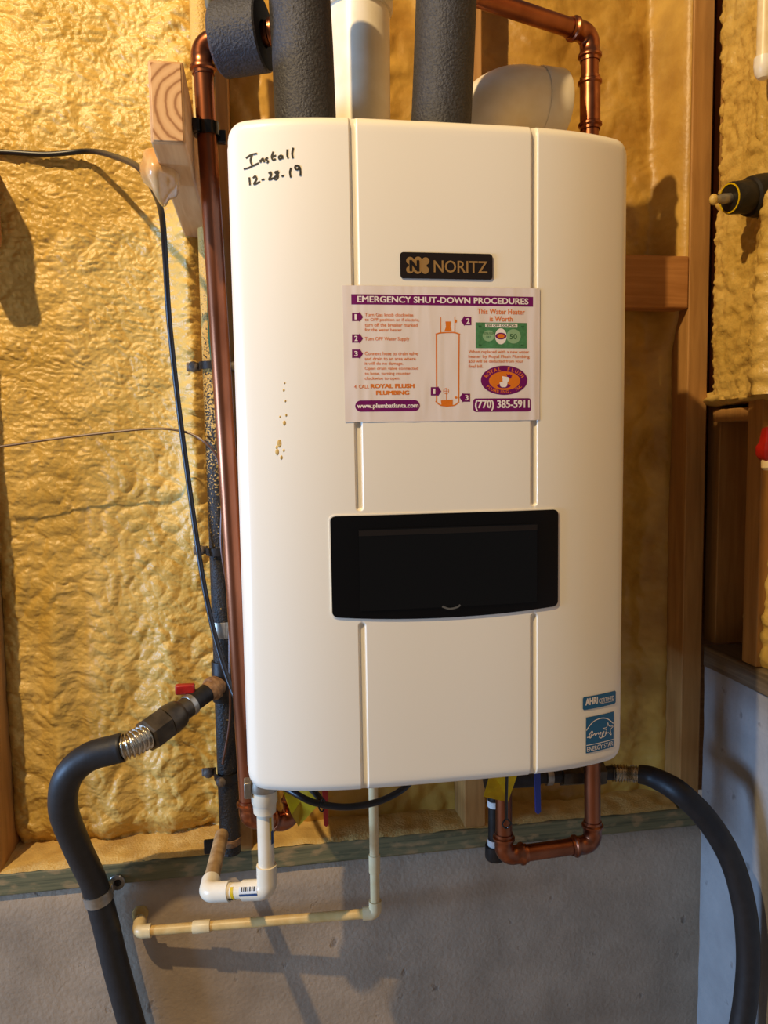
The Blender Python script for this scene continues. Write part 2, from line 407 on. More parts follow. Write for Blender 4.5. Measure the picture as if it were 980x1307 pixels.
MB().box((WR+.141, -1.25, 1.03), (WR+.16, .16, 2.62)).build('sheathing', 'board_wood', wr)
def rfoam(seed, base):
    def g(y, z):
        wx = y + .010*N.noise(V((y*20, z*20, seed))); wz = z + .008*N.noise(V((y*20, z*20, seed+4)))
        return base + .012*N.noise(V((y*9, z*4, seed))) - .010*billow(wx, wz, .03, seed) - .006*billow(wx, wz*1.3, .012, seed+1)
    return g
foam('spray_foam', rfoam(61, .085), -.1065, .0005, 1.076, 1.50, 30, 110, wr, 'foam_smooth', WR)
foam('spray_foam', rfoam(65, .02), -.51, -.1455, 1.076, 1.50, 70, 90, wr, 'foam', WR)
def rtop(y, z):
    h = rfoam(81, -.008)(y, z)
    h -= .030*math.exp(-((y+.185)/.035)**2)*max(0, min(1, (1.86-z)/.05))*(1 if z < 1.9 else 0)
    if y > -.028: h += .07*min(1, (y+.028)/.012)
    return h
foam('spray_foam', rtop, -.51, -.0005, 1.515, 2.35, 130, 260, wr, 'foam', WR)
# foam-covered fire block that forms a ledge on the right wall
vs = []; fs = []; n1, n2 = 46, 18
for i in range(n1+1):
    y = -.51+.515*i/n1
    for k in range(n2):
        a = 2*math.pi*k/n2; q = .8+.35*N.noise(V((y*30, math.cos(a)*2, math.sin(a)*2)))
        vs.append((WR+.02+math.cos(a)*.042*q, y, 1.517+math.sin(a)*.021*q*(1 if math.sin(a) > 0 else .6)))
fs = [(i*n2+k, (i+1)*n2+k, (i+1)*n2+(k+1) % n2, i*n2+(k+1) % n2) for i in range(n1) for k in range(n2)]
MB().add(vs, fs).build('foam_ledge', 'foam', wr, angle=180)
MB().box((WR+.004, -.1065, 1.478), (WR+.14, -.001, 1.5)).build('fire_block', 'stud_wood', wr, bevel=.002)
for (py, pz, s) in ((-.022, 2.0, .012), (-.020, 1.972, .010)):
    MB().ball((WR+.004, py, pz), (s, s*.9, s*1.2)).build('foam_blob', 'foam', wr)
fl = MB().box((-2.6, -3.2, -.05), (1.0, .2, 0)).build('floor', 'concrete', None); tag(fl, 'grey concrete basement floor below the heater', kind='structure')

# ================================================================== water heater
XL, HW, ZT, ZB, YF = -.0250, .4725, 1.8065, 1.0425, -.37
XR = XL+HW; XC = XL+HW/2; BUL = .032
def ysurf(x):
    t = min(1, abs((x-XC)/(HW/2))); return YF - BUL*(1-t**4)
def SP(px, py):                                                # photo point on the curved front panel
    y = YF-BUL
    for _ in range(8): p = PY(px, py, y); y = ysurf(p.x)
    return p
wh = empty('water_heater', (XC, -.2, ZB), 'cream wall-mounted tankless water heater with curved front and black display window', 'water heater')
MB().box((XL-.0012, -.345, ZB+.012), (XR+.0012, -.052, ZT-.014)).build('body', 'enamel_side', wh, bevel=.006)
MB().box((.1, -.0515, 1.64), (.32, -.0005, 1.8)).build('mounting_bracket', 'galv', wh, bevel=.001)
gx = [SP(452, 260).x, SP(682, 260).x]; ga, gb = SP(457, 646).z, SP(461, 800).z
GR = []                                                        # groove segments: x, z from, z to
for k, x in enumerate(gx):
    GR += [(x, SP((459, 682)[k], (647, 641)[k]).z, ZT+.03), (x, ZB-.03, SP((460, 682)[k], (800, 788)[k]).z)]
def groove(x, z):
    d = 0
    for (xg, a, b) in GR:
        q = math.hypot(x-xg, max(a-z, 0, z-b))
        if q < .0046: d = max(d, .0030*(1-max(0, (q-.0016)/.0030)**2)) if q < .0046 else d
    return max(0, d)
RE, RC = .0125, .019                                            # edge rounding, corner rounding
edge = [RE*q_ for q_ in (0, .02, .07, .16, .3, .5, .75, 1)] + [RC]
xs = [XL+e for e in edge] + [XR-e for e in edge] + [XL+.024+(HW-.048)*i/44 for i in range(45)]
for g in gx: xs = [x for x in xs if abs(x-g) > .0058] + [g+q_*.001 for q_ in (-5.2, -4.6, -4, -3.2, -2.4, -1.6, -.5, .5, 1.6, 2.4, 3.2, 4, 4.6, 5.2)]
zs = [ZB+e for e in edge] + [ZT-e for e in edge] + [ZB+.024+(ZT-ZB-.048)*i/60 for i in range(61)]
for e in (GR[0][1], GR[2][1], GR[1][2], GR[3][2]): zs = [z for z in zs if abs(z-e) > .0056] + [e+q_*.001 for q_ in (-5, -4.2, -3.4, -2.6, -1.8, -.9, 0, .9, 1.8, 2.6, 3.4, 4.2, 5)]
xs = sorted(set(xs)); zs = sorted(set(zs)); vs = []
for z in zs:
    for x in xs:
        u, v = min(x-XL, XR-x), min(z-ZB, ZT-z); X, Z = x, z
        if u < RC and v < RC:                                  # square corner cell -> quarter disc
            a_, b_ = RC-u, RC-v; m_, n_ = max(a_, b_), math.hypot(a_, b_); k_ = m_/n_ if n_ > 1e-9 else 1
            X = XL+RC-a_*k_ if x < XC else XR-RC+a_*k_
            Z = ZB+RC-b_*k_ if z < (ZB+ZT)/2 else ZT-RC+b_*k_
        d_ = min(u, v); ro = RE-math.sqrt(max(0, RE*RE-(RE-d_)**2)) if d_ < RE else 0
        vs.append(V((X, ysurf(X)+ro+groove(X, Z)*(1-.5*ro/RE), Z)))
nX, nZ = len(xs), len(zs)
mb = MB().add(vs, [(j*nX+i, j*nX+i+1, (j+1)*nX+i+1, (j+1)*nX+i) for j in range(nZ-1) for i in range(nX-1)])
ring = [i for i in range(nX)] + [j*nX+nX-1 for j in range(1, nZ)] + [(nZ-1)*nX+i for i in range(nX-2, -1, -1)] + [j*nX for j in range(nZ-2, 0, -1)]
o_ = len(mb.v); mb.v += [V((vs[k].x, -.3445, vs[k].z)) for k in ring]; Lr = len(ring)
mb.f += [(ring[(k+1) % Lr], ring[k], o_+k, o_+(k+1) % Lr) for k in range(Lr)]; mb.mi += [0]*Lr
mb.build('front_panel', 'enamel', wh, angle=75)

def sheet(name, mt, parent, x0, x1, zlo, zhi, lift, thick=0, nx=24, nz=8, extra=None, rx=0):
    """a thin plate that follows the curved panel; zlo / zhi may be functions of x; rx rounds the corners"""
    if not callable(zlo): a_ = zlo; zlo = lambda x: a_
    if not callable(zhi): b_ = zhi; zhi = lambda x: b_
    X = [x0+(x1-x0)*i/nx for i in range(nx+1)]
    if rx:
        X = sorted(set(X + [x0+rx*q for q in (.03, .1, .25, .5, 1)] + [x1-rx*q for q in (.03, .1, .25, .5, 1)]))
    vs = []
    for x in X:
        ins = 0
        if rx:
            d = min(x-x0, x1-x)
            if d < rx: ins = rx - math.sqrt(max(0, rx*rx-(rx-d)**2))
        for j in range(nz+1):
            a, b = zlo(x)+ins, zhi(x)-ins; z = a+(b-a)*j/nz
            vs.append(V((x, ysurf(x)-lift-(extra(x, z) if extra else 0), z)))
    n = nz+1; m = len(X)
    fs = [(i*n+j, (i+1)*n+j, (i+1)*n+j+1, i*n+j+1) for i in range(m-1) for j in range(nz)]
    mb = MB().add(vs, fs)
    if thick:
        ring = [i*n for i in range(m)] + [(m-1)*n+j for j in range(1, n)] + [i*n+nz for i in range(m-2, -1, -1)] + [j for j in range(nz-1, 0, -1)]
        o = len(mb.v); mb.v += [vs[k]+V((0, thick, 0)) for k in ring]; L = len(ring)
        q = [(ring[k], ring[(k+1) % L], o+(k+1) % L, o+k) for k in range(L)]
        mb.f += q; mb.mi += [0]*L
    return mb.build(name, mt, parent, angle=35, fix=bool(thick))
# lettering ---------------------------------------------------------
deps = None
def glyphs(s, bold=0, spacing=1.0):
    cu = bpy.data.curves.new('t', 'FONT'); cu.body = s; cu.size = 1; cu.fill_mode = 'FRONT'; cu.offset = bold; cu.space_character = spacing; cu.resolution_u = 3
    o = bpy.data.objects.new('t', cu); C.objects.link(o); dg = bpy.context.evaluated_depsgraph_get()
    me = bpy.data.meshes.new_from_object(o.evaluated_get(dg))
    vs = [(v.co.x, v.co.y) for v in me.vertices]; fs = [tuple(p.vertices) for p in me.polygons]
    bpy.data.objects.remove(o); bpy.data.curves.remove(cu); bpy.data.meshes.remove(me)
    return vs, fs
def put(mb, vs, fs, box, surf, shear=0, slope=0):
    """fit 2-D geometry into a photo box (x0, top, x1, bottom) on the panel"""
    X0, T, X1, B = box
    a0, a1 = min(v[0] for v in vs), max(v[0] for v in vs); b0, b1 = min(v[1] for v in vs), max(v[1] for v in vs)
    ym, xm = (T+B)/2, (X0+X1)/2
    xa, xb = SP(X0, ym).x, SP(X1, ym).x; zt, zb = SP(xm, T).z, SP(xm, B).z
    out = []
    for (u, v) in vs:
        x = xa+(u-a0)/(a1-a0)*(xb-xa); z = zb+(v-b0)/(b1-b0)*(zt-zb)
        out.append(V((x, surf(x, z), z)))
    mb.add(out, fs)
def text(name, s, box, mt, parent, surf, bold=.0, spacing=1.0, offset=0):
    m = MB(); vs, fs = glyphs(s, offset, spacing)
    if bold:                                                   # heavier weight: overlapping shifted copies of the strokes
        n = len(vs); b = bold; sh = [(-b, -b*.5), (b, -b*.5), (-b, b*.5), (b, b*.5), (0, 0)]
        vs, fs = [(x+dx, y+dy) for dx, dy in sh for x, y in vs], [tuple(i+n*k for i in f) for k in range(5) for f in fs]
    put(m, vs, fs, box, surf)
    if bold:
        for i, p in enumerate(m.v): p.y -= .000012*(i//n)
    return m.build(name, mt, parent, smooth=False, fix=False)
def poly2d(mb, pts, surf, conv=True):
    """a filled photo-space outline laid on the panel (fan from its centre)"""
    P = [SP(*p) for p in pts] if conv else [V((p[0], 0, p[1])) for p in pts]
    c = sum(P, V())/len(P); n = len(P); g = 10 if n >= 30 else 1   # big ovals get inner rings so that they follow the sheet
    Q = [c+(p-c)*(1-r_/g) for r_ in range(g) for p in P] + [c]
    Q = [V((p.x, surf(p.x, p.z), p.z)) for p in Q]
    fs = [(r_*n+k, r_*n+(k+1) % n, (r_+1)*n+(k+1) % n, (r_+1)*n+k) for r_ in range(g-1) for k in range(n)]
    mb.add(Q, fs + [((g-1)*n+k, (g-1)*n+(k+1) % n, g*n) for k in range(n)]); return mb
def ribbon(mb, pts, wd, surf, conv=True):
    P = [SP(*p) for p in pts] if conv else [V((p[0], 0, p[1])) for p in pts]
    P = [V((p.x, 0, p.z)) for p in P]
    P = spline(P, 5 if len(P) > 2 else 16)
    vs = []
    for i, p in enumerate(P):
        t = (P[min(i+1, len(P)-1)]-P[max(i-1, 0)]).normalized(); n = V((-t.z, 0, t.x))*wd/2
        for q in (p+n, p-n): vs.append(V((q.x, surf(q.x, q.z), q.z)))
    return mb.add(vs, [(2*i, 2*i+1, 2*i+3, 2*i+2) for i in range(len(P)-1)])
def ell(cx, cy, rx, ry, n=40): return [(cx+rx*math.cos(2*math.pi*k/n), cy+ry*math.sin(2*math.pi*k/n)) for k in range(n)]
def lay(l): return lambda x, z: ysurf(x)-l

# display window ----------------------------------------------------
c4 = [SP(420, 660), SP(711, 649), SP(712, 772), SP(425, 788)]
wx0, wx1 = (c4[0].x+c4[3].x)/2, (c4[1].x+c4[2].x)/2
wzt = (SP(420, 660).z+SP(711, 649).z)/2; wzb = (c4[2].z+c4[3].z)/2; sag = wzb-SP(568, 788).z
zb_ = lambda x: wzb - sag*(1-((x-(wx0+wx1)/2)/((wx1-wx0)/2))**2)
dbz = sheet('display_bezel', 'bezel', wh, wx0, wx1, zb_, wzt, .0018, .006, 30, 6, rx=.006)
sheet('panel_cutout_lip', 'enamel', wh, wx0-.0014, wx1+.0014, lambda x: zb_(x)-.0014, wzt+.0014, .0009, .004, 30, 2, rx=.0066)
a, b = SP(458, 720).x, SP(684, 720).x; zt_, zl = SP(570, 672).z, SP(570, 774).z
sheet('display_window', 'glass_black', dbz, a, b, zl, zt_, .0034, .0026, 24, 4, rx=.002)
sheet('hinge_bar', 'hinge_reflection', dbz, a, b, zt_-.0075, zt_-.0012, .0040, .002, 24, 2)
m = MB(); ribbon(m, [(563, 773), (572, 776), (582, 774), (586, 771)], .0022, lay(.0046)); m.build('latch_notch', 'steel', dbz, smooth=False, fix=False)

# brand badge -------------------------------------------------------
bx0, bx1 = SP(510.5, 340).x, SP(628, 340).x; bz1, bz0 = SP(569, 323.3).z, SP(569, 356.3).z
bd = sheet('brand_badge', 'badge', wh, bx0, bx1, bz0, bz1, .0014, .003, 10, 3, rx=.0035)
text('lettering', 'NORITZ', (553, 333.2, 621.5, 348.8), 'gold', bd, lay(.0018), offset=.012)
m = MB()
for (x, y) in ((160, 162), (231, 160), (298, 166), (160, 242), (228, 246), (294, 246)): poly2d(m, ell(500+x*.1429, 310+y*.1429, 35*.1429, 34*.1429, 20), lay(.0018))
poly2d(m, [(500+x*.1429, 310+y*.1429) for x, y in ((150, 150), (310, 155), (305, 255), (150, 250))], lay(.00178))
m.build('emblem', 'gold', bd, smooth=False, fix=False)
text('emblem_letter', 'N', (522, 332.5, 534.5, 346.5), 'badge', bd, lay(.0022), .05)

# emergency sticker -------------------------------------------------
q = lambda x, y: (420+x*.3061, 310+y*.3061)                    # crop scale used while measuring
sx0, sx1 = SP(438.5, 450).x, SP(688.5, 450).x; sz1, sz0 = SP(563, 366).z, SP(563, 537.5).z
def wrinkle(x, z):
    r_ = .0003*N.noise(V((x*60, z*25, 2)))+.00028*max(0, N.noise(V((x*110, z*14, 8))))
    for g in gx: r_ += .0003*math.exp(-((x-g)/.004)**2)
    return r_
stk = sheet('emergency_sticker', 'paper', wh, sx0, sx1, sz0, sz1, .0006, 0, 200, 60, extra=wrinkle); stk['label'] = 'white printed emergency shut-down sticker with purple and orange print'
def st(l): return lambda x, z: ysurf(x)-.0006-wrinkle(x, z)-l*.33
def sbox(name, mt, x0, y0, x1, y1, l=.00022, rx=0, nz=14, nx=60):
    p0, p1 = q(x0, y0), q(x1, y1); xm, ym = (p0[0]+p1[0])/2, (p0[1]+p1[1])/2
    return sheet(name, mt, stk, SP(p0[0], ym).x, SP(p1[0], ym).x, SP(xm, p1[1]).z, SP(xm, p0[1]).z,   .0006+l*.33, 0, nx, nz, extra=wrinkle, rx=rx)
def stext(name, s, x0, y0, x1, y1, mt, bold=0, l=.00042, par=None):
    p0, p1 = q(x0, y0), q(x1, y1); return text(name, s, (p0[0], p0[1], p1[0], p1[1]), mt, par or stk, st(l), bold)
sbox('heading_band', 'purple', 92, 219, 849, 261, nx=160)
stext('heading_text', 'EMERGENCY SHUT-DOWN PROCEDURES', 117, 226, 830, 252, 'white_print', .028)
L = [('Turn Gas knob clockwise', 148, 293, 350, 307), ('to OFF position or if electric,', 148, 314, 375, 331), ('turn off the breaker marked', 148, 335, 367, 350),
     ('for the water heater', 148, 356, 302, 369), ('Turn OFF Water Supply', 148, 393, 333, 412), ('Connect hose to drain valve', 148, 454, 370, 469),
     ('and drain to an area where', 148, 476, 360, 490), ('it will do no damage.', 148, 496, 308, 513), ('Open drain valve connected', 148, 517, 370, 533),
     ('to hose, turning counter', 148, 538, 338, 554), ('clockwise to open.', 148, 558, 295, 575),
     ('When replaced with a new water', 580, 448, 832, 464), ('heater by Royal Flush Plumbing', 580, 468, 834, 484), ('$50 will be deducted from your', 580, 487, 808, 503), ('final bill.', 580, 508, 640, 521),
     ('4. CALL', 104, 592, 165, 607)]
for (s, x0, y0, x1, y1) in L: stext('instruction_line', s, x0, y0, x1, y1, 'orange', .006, .0004)
stext('coupon_heading', 'This Water Heater', 617, 276, 815, 298, 'orange', .012)
stext('coupon_heading', 'is Worth', 668, 306, 763, 328, 'orange', .012)
stext('company_text', 'ROYAL FLUSH', 172, 588, 355, 606, 'orange_deep', .05)
stext('company_text', 'PLUMBING', 195, 616, 333, 634, 'orange_deep', .05)
def arrow(x0, y0, x1, y1, right, num):
    xm = x0+(x1-x0)*.68 if right else x1-(x1-x0)*.68; h = (y1-y0); yc = (y0+y1)/2
    if right: P = [(x0, y0+h*.04), (xm, y0+h*.04), (xm, y0-h*.06), (x1, yc), (xm, y1+h*.06), (xm, y1-h*.04), (x0, y1-h*.04)]
    else: P = [(x1, y0+h*.04), (xm, y0+h*.04), (xm, y0-h*.06), (x0, yc), (xm, y1+h*.06), (xm, y1-h*.04), (x1, y1-h*.04)]
    m = MB(); poly2d(m, [q(*p) for p in P], st(.0004)); a_ = m.build('number_arrow', 'purple', stk, smooth=False, fix=False)
    c = (x0+xm)/2 if right else (x1+xm)/2
    stext('numeral', num, c-(6 if num != '1' else 5), yc-11, c+(8 if num != '1' else 4), yc+11, 'white_print', .03 if num != '1' else .012, .0006)
for a_ in ((95, 290, 141, 328, True, '1'), (95, 380, 141, 418, True, '2'), (95, 443, 141, 482, True, '3'), (549, 307, 592, 345, False, '2'), (423, 600, 467, 638, True, '1'), (543, 627, 587, 664, False, '3')): arrow(*a_)
sbox('website_pill', 'purple', 108, 656, 378, 703, rx=.0066)
stext('website_text', 'www.plumbatlanta.com', 116, 669, 372, 694, 'white_print', .035)
sbox('phone_panel', 'purple', 600, 648, 841, 704, rx=.0035)
stext('phone_number', '(770) 385-5911', 607, 655, 835, 699, 'white_print', .035)
m = MB(); sf = st(.0004)
for P, wd in (([(446, 380), (447, 660)], 5), ([(541, 380), (539, 660)], 5), ([(443, 381), (470, 375), (518, 374), (545, 382)], 5), ([(443, 660), (462, 676), (490, 680), (522, 677), (541, 662)], 5),
              ([(464, 310), (464, 374)], 3.5), ([(523, 308), (523, 374)], 3.5), ([(488, 630), (488, 660)], 2.5)):
    ribbon(m, [q(*p) for p in P], wd*.3061*.00091, sf)
for P in ([(484, 328), (507, 328), (505, 350), (510, 368), (480, 368), (486, 350)], [(465, 657), (515, 653), (514, 680), (490, 684), (468, 679)], ell(527, 327, 5, 7, 12), ell(528, 645, 6, 5, 12)):
    poly2d(m, [q(*p) for p in P], sf)
ribbon(m, [q(*p) for p in ell(487, 618, 11, 11, 14)+[(498, 618)]], .0006, sf)
ribbon(m, [q(476, 618), q(498, 618)], .0005, sf); ribbon(m, [q(487, 607), q(487, 629)], .0005, sf)
m.build('tank_diagram', 'orange_deep', stk, smooth=False, fix=False)
sbox('coupon', 'green_print', 610, 333, 823, 440)
m = MB(); poly2d(m, [q(*p) for p in ell(664, 388, 25, 23)], st(.0004)); poly2d(m, [q(*p) for p in ell(768, 390, 30, 30)], st(.0004)); m.build('coupon_medallion', 'green_pale', stk, smooth=False, fix=False)
sbox('coupon_banner', 'white_print', 650, 337, 784, 353, .0004)
stext('coupon_text', '$50 OFF COUPON', 655, 340, 779, 351, 'green_dark', .02, .0006)
m = MB()
for s, bx in (('ROYAL FLUSH', (643, 372, 686, 382)), ('PAY', (655, 388, 675, 397)), ('50', (752, 380, 782, 402)), ('50', (622, 345, 634, 352)), ('50', (800, 346, 812, 353)), ('50', (622, 424, 634, 431)), ('50', (798, 424, 810, 431))):
    vs, fs = glyphs(s, .01); put(m, vs, fs, (*q(bx[0], bx[1]), *q(bx[2], bx[3])), st(.0006))
m.build('coupon_text', 'green_dark', stk, smooth=False, fix=False)
m = MB(); poly2d(m, [q(*p) for p in ell(715, 390, 24, 33)], st(.0005)); m.build('coupon_portrait', 'white_print', stk, smooth=False, fix=False)
m = MB(); poly2d(m, [q(*p) for p in ell(715, 389, 23, 14)], st(.0007)); m.build('small_emblem', 'purple', stk, smooth=False, fix=False)
m = MB(); poly2d(m, [q(*p) for p in ell(715, 389, 15, 9)], st(.0009)); m.build('small_emblem_centre', 'orange_deep', stk, smooth=False, fix=False)
OC = (728.5, 573)
m = MB(); poly2d(m, [q(*p) for p in ell(OC[0], OC[1], 97, 61)], st(.0004)); m.build('company_emblem', 'purple', stk, smooth=False, fix=False)
m = MB(); poly2d(m, [q(*p) for p in ell(OC[0]+2, OC[1]+2, 65, 39)], st(.0006)); m.build('emblem_field', 'orange_deep', stk, smooth=False, fix=False)
m = MB()
def arctext(s, a0, a1, rx, ry, h, flip):
    n = len(s)
    for i, ch in enumerate(s):
        if ch == ' ': continue
        a = math.radians(a0+(a1-a0)*i/(n-1)); cx_, cy_ = OC[0]+rx*math.cos(a), OC[1]-ry*math.sin(a)
        tx, ty = -rx*math.sin(a), -ry*math.cos(a)              # direction of growing angle, photo axes
        if not flip: tx, ty = -tx, -ty
        l_ = math.hypot(tx, ty); tx, ty = tx/l_, ty/l_
        vs, fs = glyphs(ch, .02); xm = (min(v[0] for v in vs)+max(v[0] for v in vs))/2
        out = []
        for (u, v) in vs:
            u = (u-xm)*h*1.35; v = (v-.35)*h*1.4
            p = SP(*q(cx_+u*tx+v*ty, cy_+u*ty-v*tx)); out.append(V((p.x, st(.0008)(p.x, p.z), p.z)))
        m.add(out, fs)
arctext('ROYAL FLUSH', 158, 22, 80, 48, 15, False)
arctext('PLUMBING, INC', 213, 327, 80, 48, 12, True)
m.build('emblem_lettering', 'orange', stk, smooth=False, fix=False)
m = MB(); poly2d(m, [q(*p) for p in ell(727, 596, 28, 10)], st(.0008)); poly2d(m, [q(*p) for p in ((738, 546), (745, 552), (750, 545), (754, 552), (762, 550), (757, 566), (742, 562))], st(.0008)); m.build('emblem_rug_and_crown', 'purple', stk, smooth=False, fix=False)
m = MB()
for P in ([(712, 584), (740, 583), (742, 594), (734, 602), (718, 602), (710, 594)], ell(726, 585, 17, 6), [(722, 560), (744, 563), (750, 570), (744, 582), (722, 578)], [(720, 556), (746, 560), (747, 566), (720, 562)]):
    poly2d(m, [q(*p) for p in P], st(.001))
m.build('emblem_toilet', 'white_print', stk, smooth=False, fix=False)

# blue certification labels -----------------------------------------
def bar(name, x0, x1, y0, y1, mt, l, par, rx=0): 
    xm, ym = (x0+x1)/2, (y0+y1)/2
    return sheet(name, mt, par, SP(x0, ym).x, SP(x1, ym).x, SP(xm, y1).z, SP(xm, y0).z, l, 0, 60, 2, rx=rx)
cl = bar('certified_label', 743.5, 785.5, 886, 902.6, 'label_blue', .0006, wh, .0025); cl['label'] = 'small blue certification label'
text('label_text', 'AHRI', (746.8, 890.2, 762.5, 899), 'white_print', cl, lay(.00072), .045)
text('label_text', 'CERTIFIED', (764, 889.6, 783.3, 895), 'white_print', cl, lay(.00072), .005)
m = MB(); ribbon(m, [(764.5, 898), (783, 894)], .0005, lay(.00072)); m.build('underline', 'white_print', cl, smooth=False, fix=False)
es = bar('energy_label', 747.5, 782.8, 912.2, 957.6, 'label_blue', .0006, wh); es['label'] = 'square blue energy label with white star'
text('label_text', 'ENERGY STAR', (748.9, 949.9, 781.8, 955.8), 'white_print', es, lay(.00072), .006)
g6 = lambda x, y: (730+x*.0765, 870+y*.0765)
m = MB(); ribbon(m, [g6(*p) for p in ((235, 815), (290, 730), (380, 645), (500, 605), (600, 625), (685, 695))], .0011, lay(.00072))
ribbon(m, [g6(235, 1062), g6(685, 958)], .0009, lay(.00072))
stp = [(593, 675), (615, 738), (680, 742), (635, 800), (650, 885), (600, 845), (560, 870), (572, 800), (510, 780), (575, 755)]
ribbon(m, [g6(*p) for p in stp for _ in (0,)]+[g6(*stp[0])], .0008, lay(.00072))
for P in ([(245, 930), (300, 910), (340, 840), (320, 830), (280, 900), (300, 935), (350, 880)], [(350, 890), (375, 860), (385, 890), (430, 850), (440, 880)], [(430, 870), (480, 840), (450, 920), (490, 930), (500, 850)], [(500, 850), (530, 830), (500, 920), (545, 900), (560, 830)]):
    ribbon(m, [g6(*p) for p in P], .0011, lay(.00072))
m.build('star_drawing', 'white_print', es, smooth=False, fix=False)

# handwriting -------------------------------------------------------
h7 = lambda x, y: (280+x*.1429, 150+y*.1429)
m = MB()
for P in ([(235, 365), (280, 335), (335, 322)], [(288, 340), (276, 385), (290, 428)], [(215, 462), (260, 450), (350, 408)], [(362, 378), (367, 405)], [(362, 398), (383, 368), (394, 380), (400, 402)],
          [(432, 358), (411, 374), (433, 390), (424, 410)], [(480, 305), (465, 350), (478, 380), (502, 370)], [(462, 352), (505, 340)], [(556, 335), (530, 350), (535, 373), (557, 360), (560, 340), (563, 371)],
          [(605, 285), (604, 340), (613, 366)], [(658, 270), (648, 320), (655, 366)], [(265, 535), (272, 607)], [(298, 543), (318, 525), (330, 548), (308, 598), (362, 573)], [(374, 558), (400, 552)],
          [(438, 502), (455, 488), (460, 512), (442, 556), (482, 540)], [(527, 480), (495, 490), (522, 520), (505, 554), (487, 540), (515, 512), (527, 482)], [(553, 526), (574, 520)], [(638, 450), (628, 490), (636, 537)],
          [(717, 440), (682, 430), (674, 455), (698, 466), (715, 442), (722, 480), (722, 523)]):
    ribbon(m, [h7(*p) for p in P], .0019, lay(.0005))
m.build('handwriting', 'marker', wh, smooth=False, fix=False)['label'] = 'black marker note with the install date'
for (px, py, s) in ((357, 566, 5.5), (354, 577, 4.5), (359, 584, 3), (363, 540, 3.5), (365, 530, 2), (362, 498, 2), (364, 512, 1.6), (357, 532, 1.4), (353, 571, 2.5), (362, 575, 2.2), (363, 489, 1.3)):
    p = SP(px, py); k = s*.00091; MB().ball((p.x, p.y-.0001, p.z), (k*.62, .0006, k*.9), 10, 6).build('foam_smudge', 'foam_dust', wh)

# ================================================================== overhead pipes
def insul(name, pts, r, label, ends=()):
    t = empty(name, pts[0], label, 'pipe', 'insulated pipes above the heater')
    MB().tube(pts, r, 32).build('insulation_sleeve', 'insulation', t)
    for (c, d) in ends: MB().lathe(V(c), d, [(0, r*.985), (.0012, r*.97), (.0012, r*.3)], 32).build('sleeve_end', 'insulation_end', t)
    return t
i1 = [PY(391, 175, -.295), PY(386, 60, -.295), PY(380, -40, -.295), PY(376, -150, -.295)]
insul('insulated_pipe', i1, .0368, 'upright pipe in black foam insulation left of the white vent pipe')
i2 = [PY(562, 178, -.28), PY(566, 90, -.28), PY(571, -40, -.28), PY(574, -150, -.28)]
insul('insulated_pipe', i2, .0378, 'upright pipe in black foam insulation right of the white vent pipe')
vp = empty('vent_pipe', PY(458, 175, -.12), 'thick white plastic vent pipe rising between the two insulated pipes', 'pipe')
va, vb = PY(459, 185, -.12), PY(456, -160, -.12); vd = (vb-va).normalized()
MB().tube([va, vb], .0445, 40).build('pipe', 'pvc', vp)
hp = PY(456.5, 14, -.12); MB().lathe(hp, vd, [(-.004, .0445), (-.004, .0485), (.0, .050), (.07, .050), (.07, .0445)], 40).build('hub', 'pvc', vp)
# intake elbow on the right
ie = empty('vent_elbow', (.36, -.2, 1.78), 'white plastic vent elbow bending right on top of the heater', 'pipe fitting')
EY = -.14; ztop = PY(692, 84, EY).z; xl_ = PY(565, 158, EY).x; R_ = .074; re = .0515
ec = V((xl_+re, EY, ztop-re)); ea = ec-V((0, 0, .3)); ebd = V((.99, .14, 0)).normalized()
pts = arc(ea, ec, ec+ebd*.3, R_, 18); hx = PY(716, 120, EY).x-pts[-1].x
MB().tube([V((ec.x, ec.y, 1.793))] + pts + [pts[-1]+ebd*max(.004, hx-.002)], re, 44).build('bend', 'pvc', ie)
MB().lathe(pts[-1]-ebd*(.036-hx), ebd, [(0, re), (.0, re+.0012), (.002, re+.002), (.034, re+.002), (.036, re+.001), (.036, .044), (.004, .044)], 44).build('hub', 'pvc', ie)
# left copper run with its horizontal sleeve
cpl = empty('copper_pipe', PY(306, 960, -.25), 'copper pipe running down the left side of the heater', 'pipe', 'copper pipes')
ct, cb = PY(257, 56, -.25), PY(318, 1044, -.20); cbx = PY(374, 1050, -.17); cup = V((cbx.x, cbx.y, 1.0005))
cj = i1[1]; cj = PY(386, 44, -.295); cjx = V((cj.x, cj.y, ct.z+.004))
CR = .0122
pipe(cpl, ct+(cb-ct).normalized()*.028, cb+(ct-cb).normalized()*.028, CR, 'copper')
elbow(cpl, cb, ct, cjx, CR, .016, 'copper_fitting', .020, .0022)
pipe(cpl, ct+(cjx-ct).normalized()*.028, cjx, CR, 'copper')
elbow(cpl, ct, cb, cbx, CR, .016, 'copper_fitting', .018, .0022)
pipe(cpl, cb+(cbx-cb).normalized()*.02, cbx+(cb-cbx).normalized()*.02, CR, 'copper')
elbow(cpl, cb, cbx, cup, CR, .016, 'copper_fitting', .018, .0022)
pipe(cpl, cbx+(cup-cbx).normalized()*.03, cup, CR, 'copper')
sd = (cjx-ct).normalized(); jl = (cjx-ct).length
coupling(cpl, ct+sd*(jl-.038), sd, .014, CR, 'copper_fitting', .002)
ish = empty('pipe_sleeve', ct, 'short thick black foam sleeve lying on the horizontal copper pipe', 'pipe insulation')
s0, s1 = ct+sd*.022, ct+sd*(jl-.047); rs = .0415
MB().lathe(s0, sd, [(0, CR+.001), (0, rs-.004), (.004, rs), ((s1-s0).length-.002, rs), ((s1-s0).length, rs-.002)], 36, cap=False).build('sleeve', 'insulation', ish)
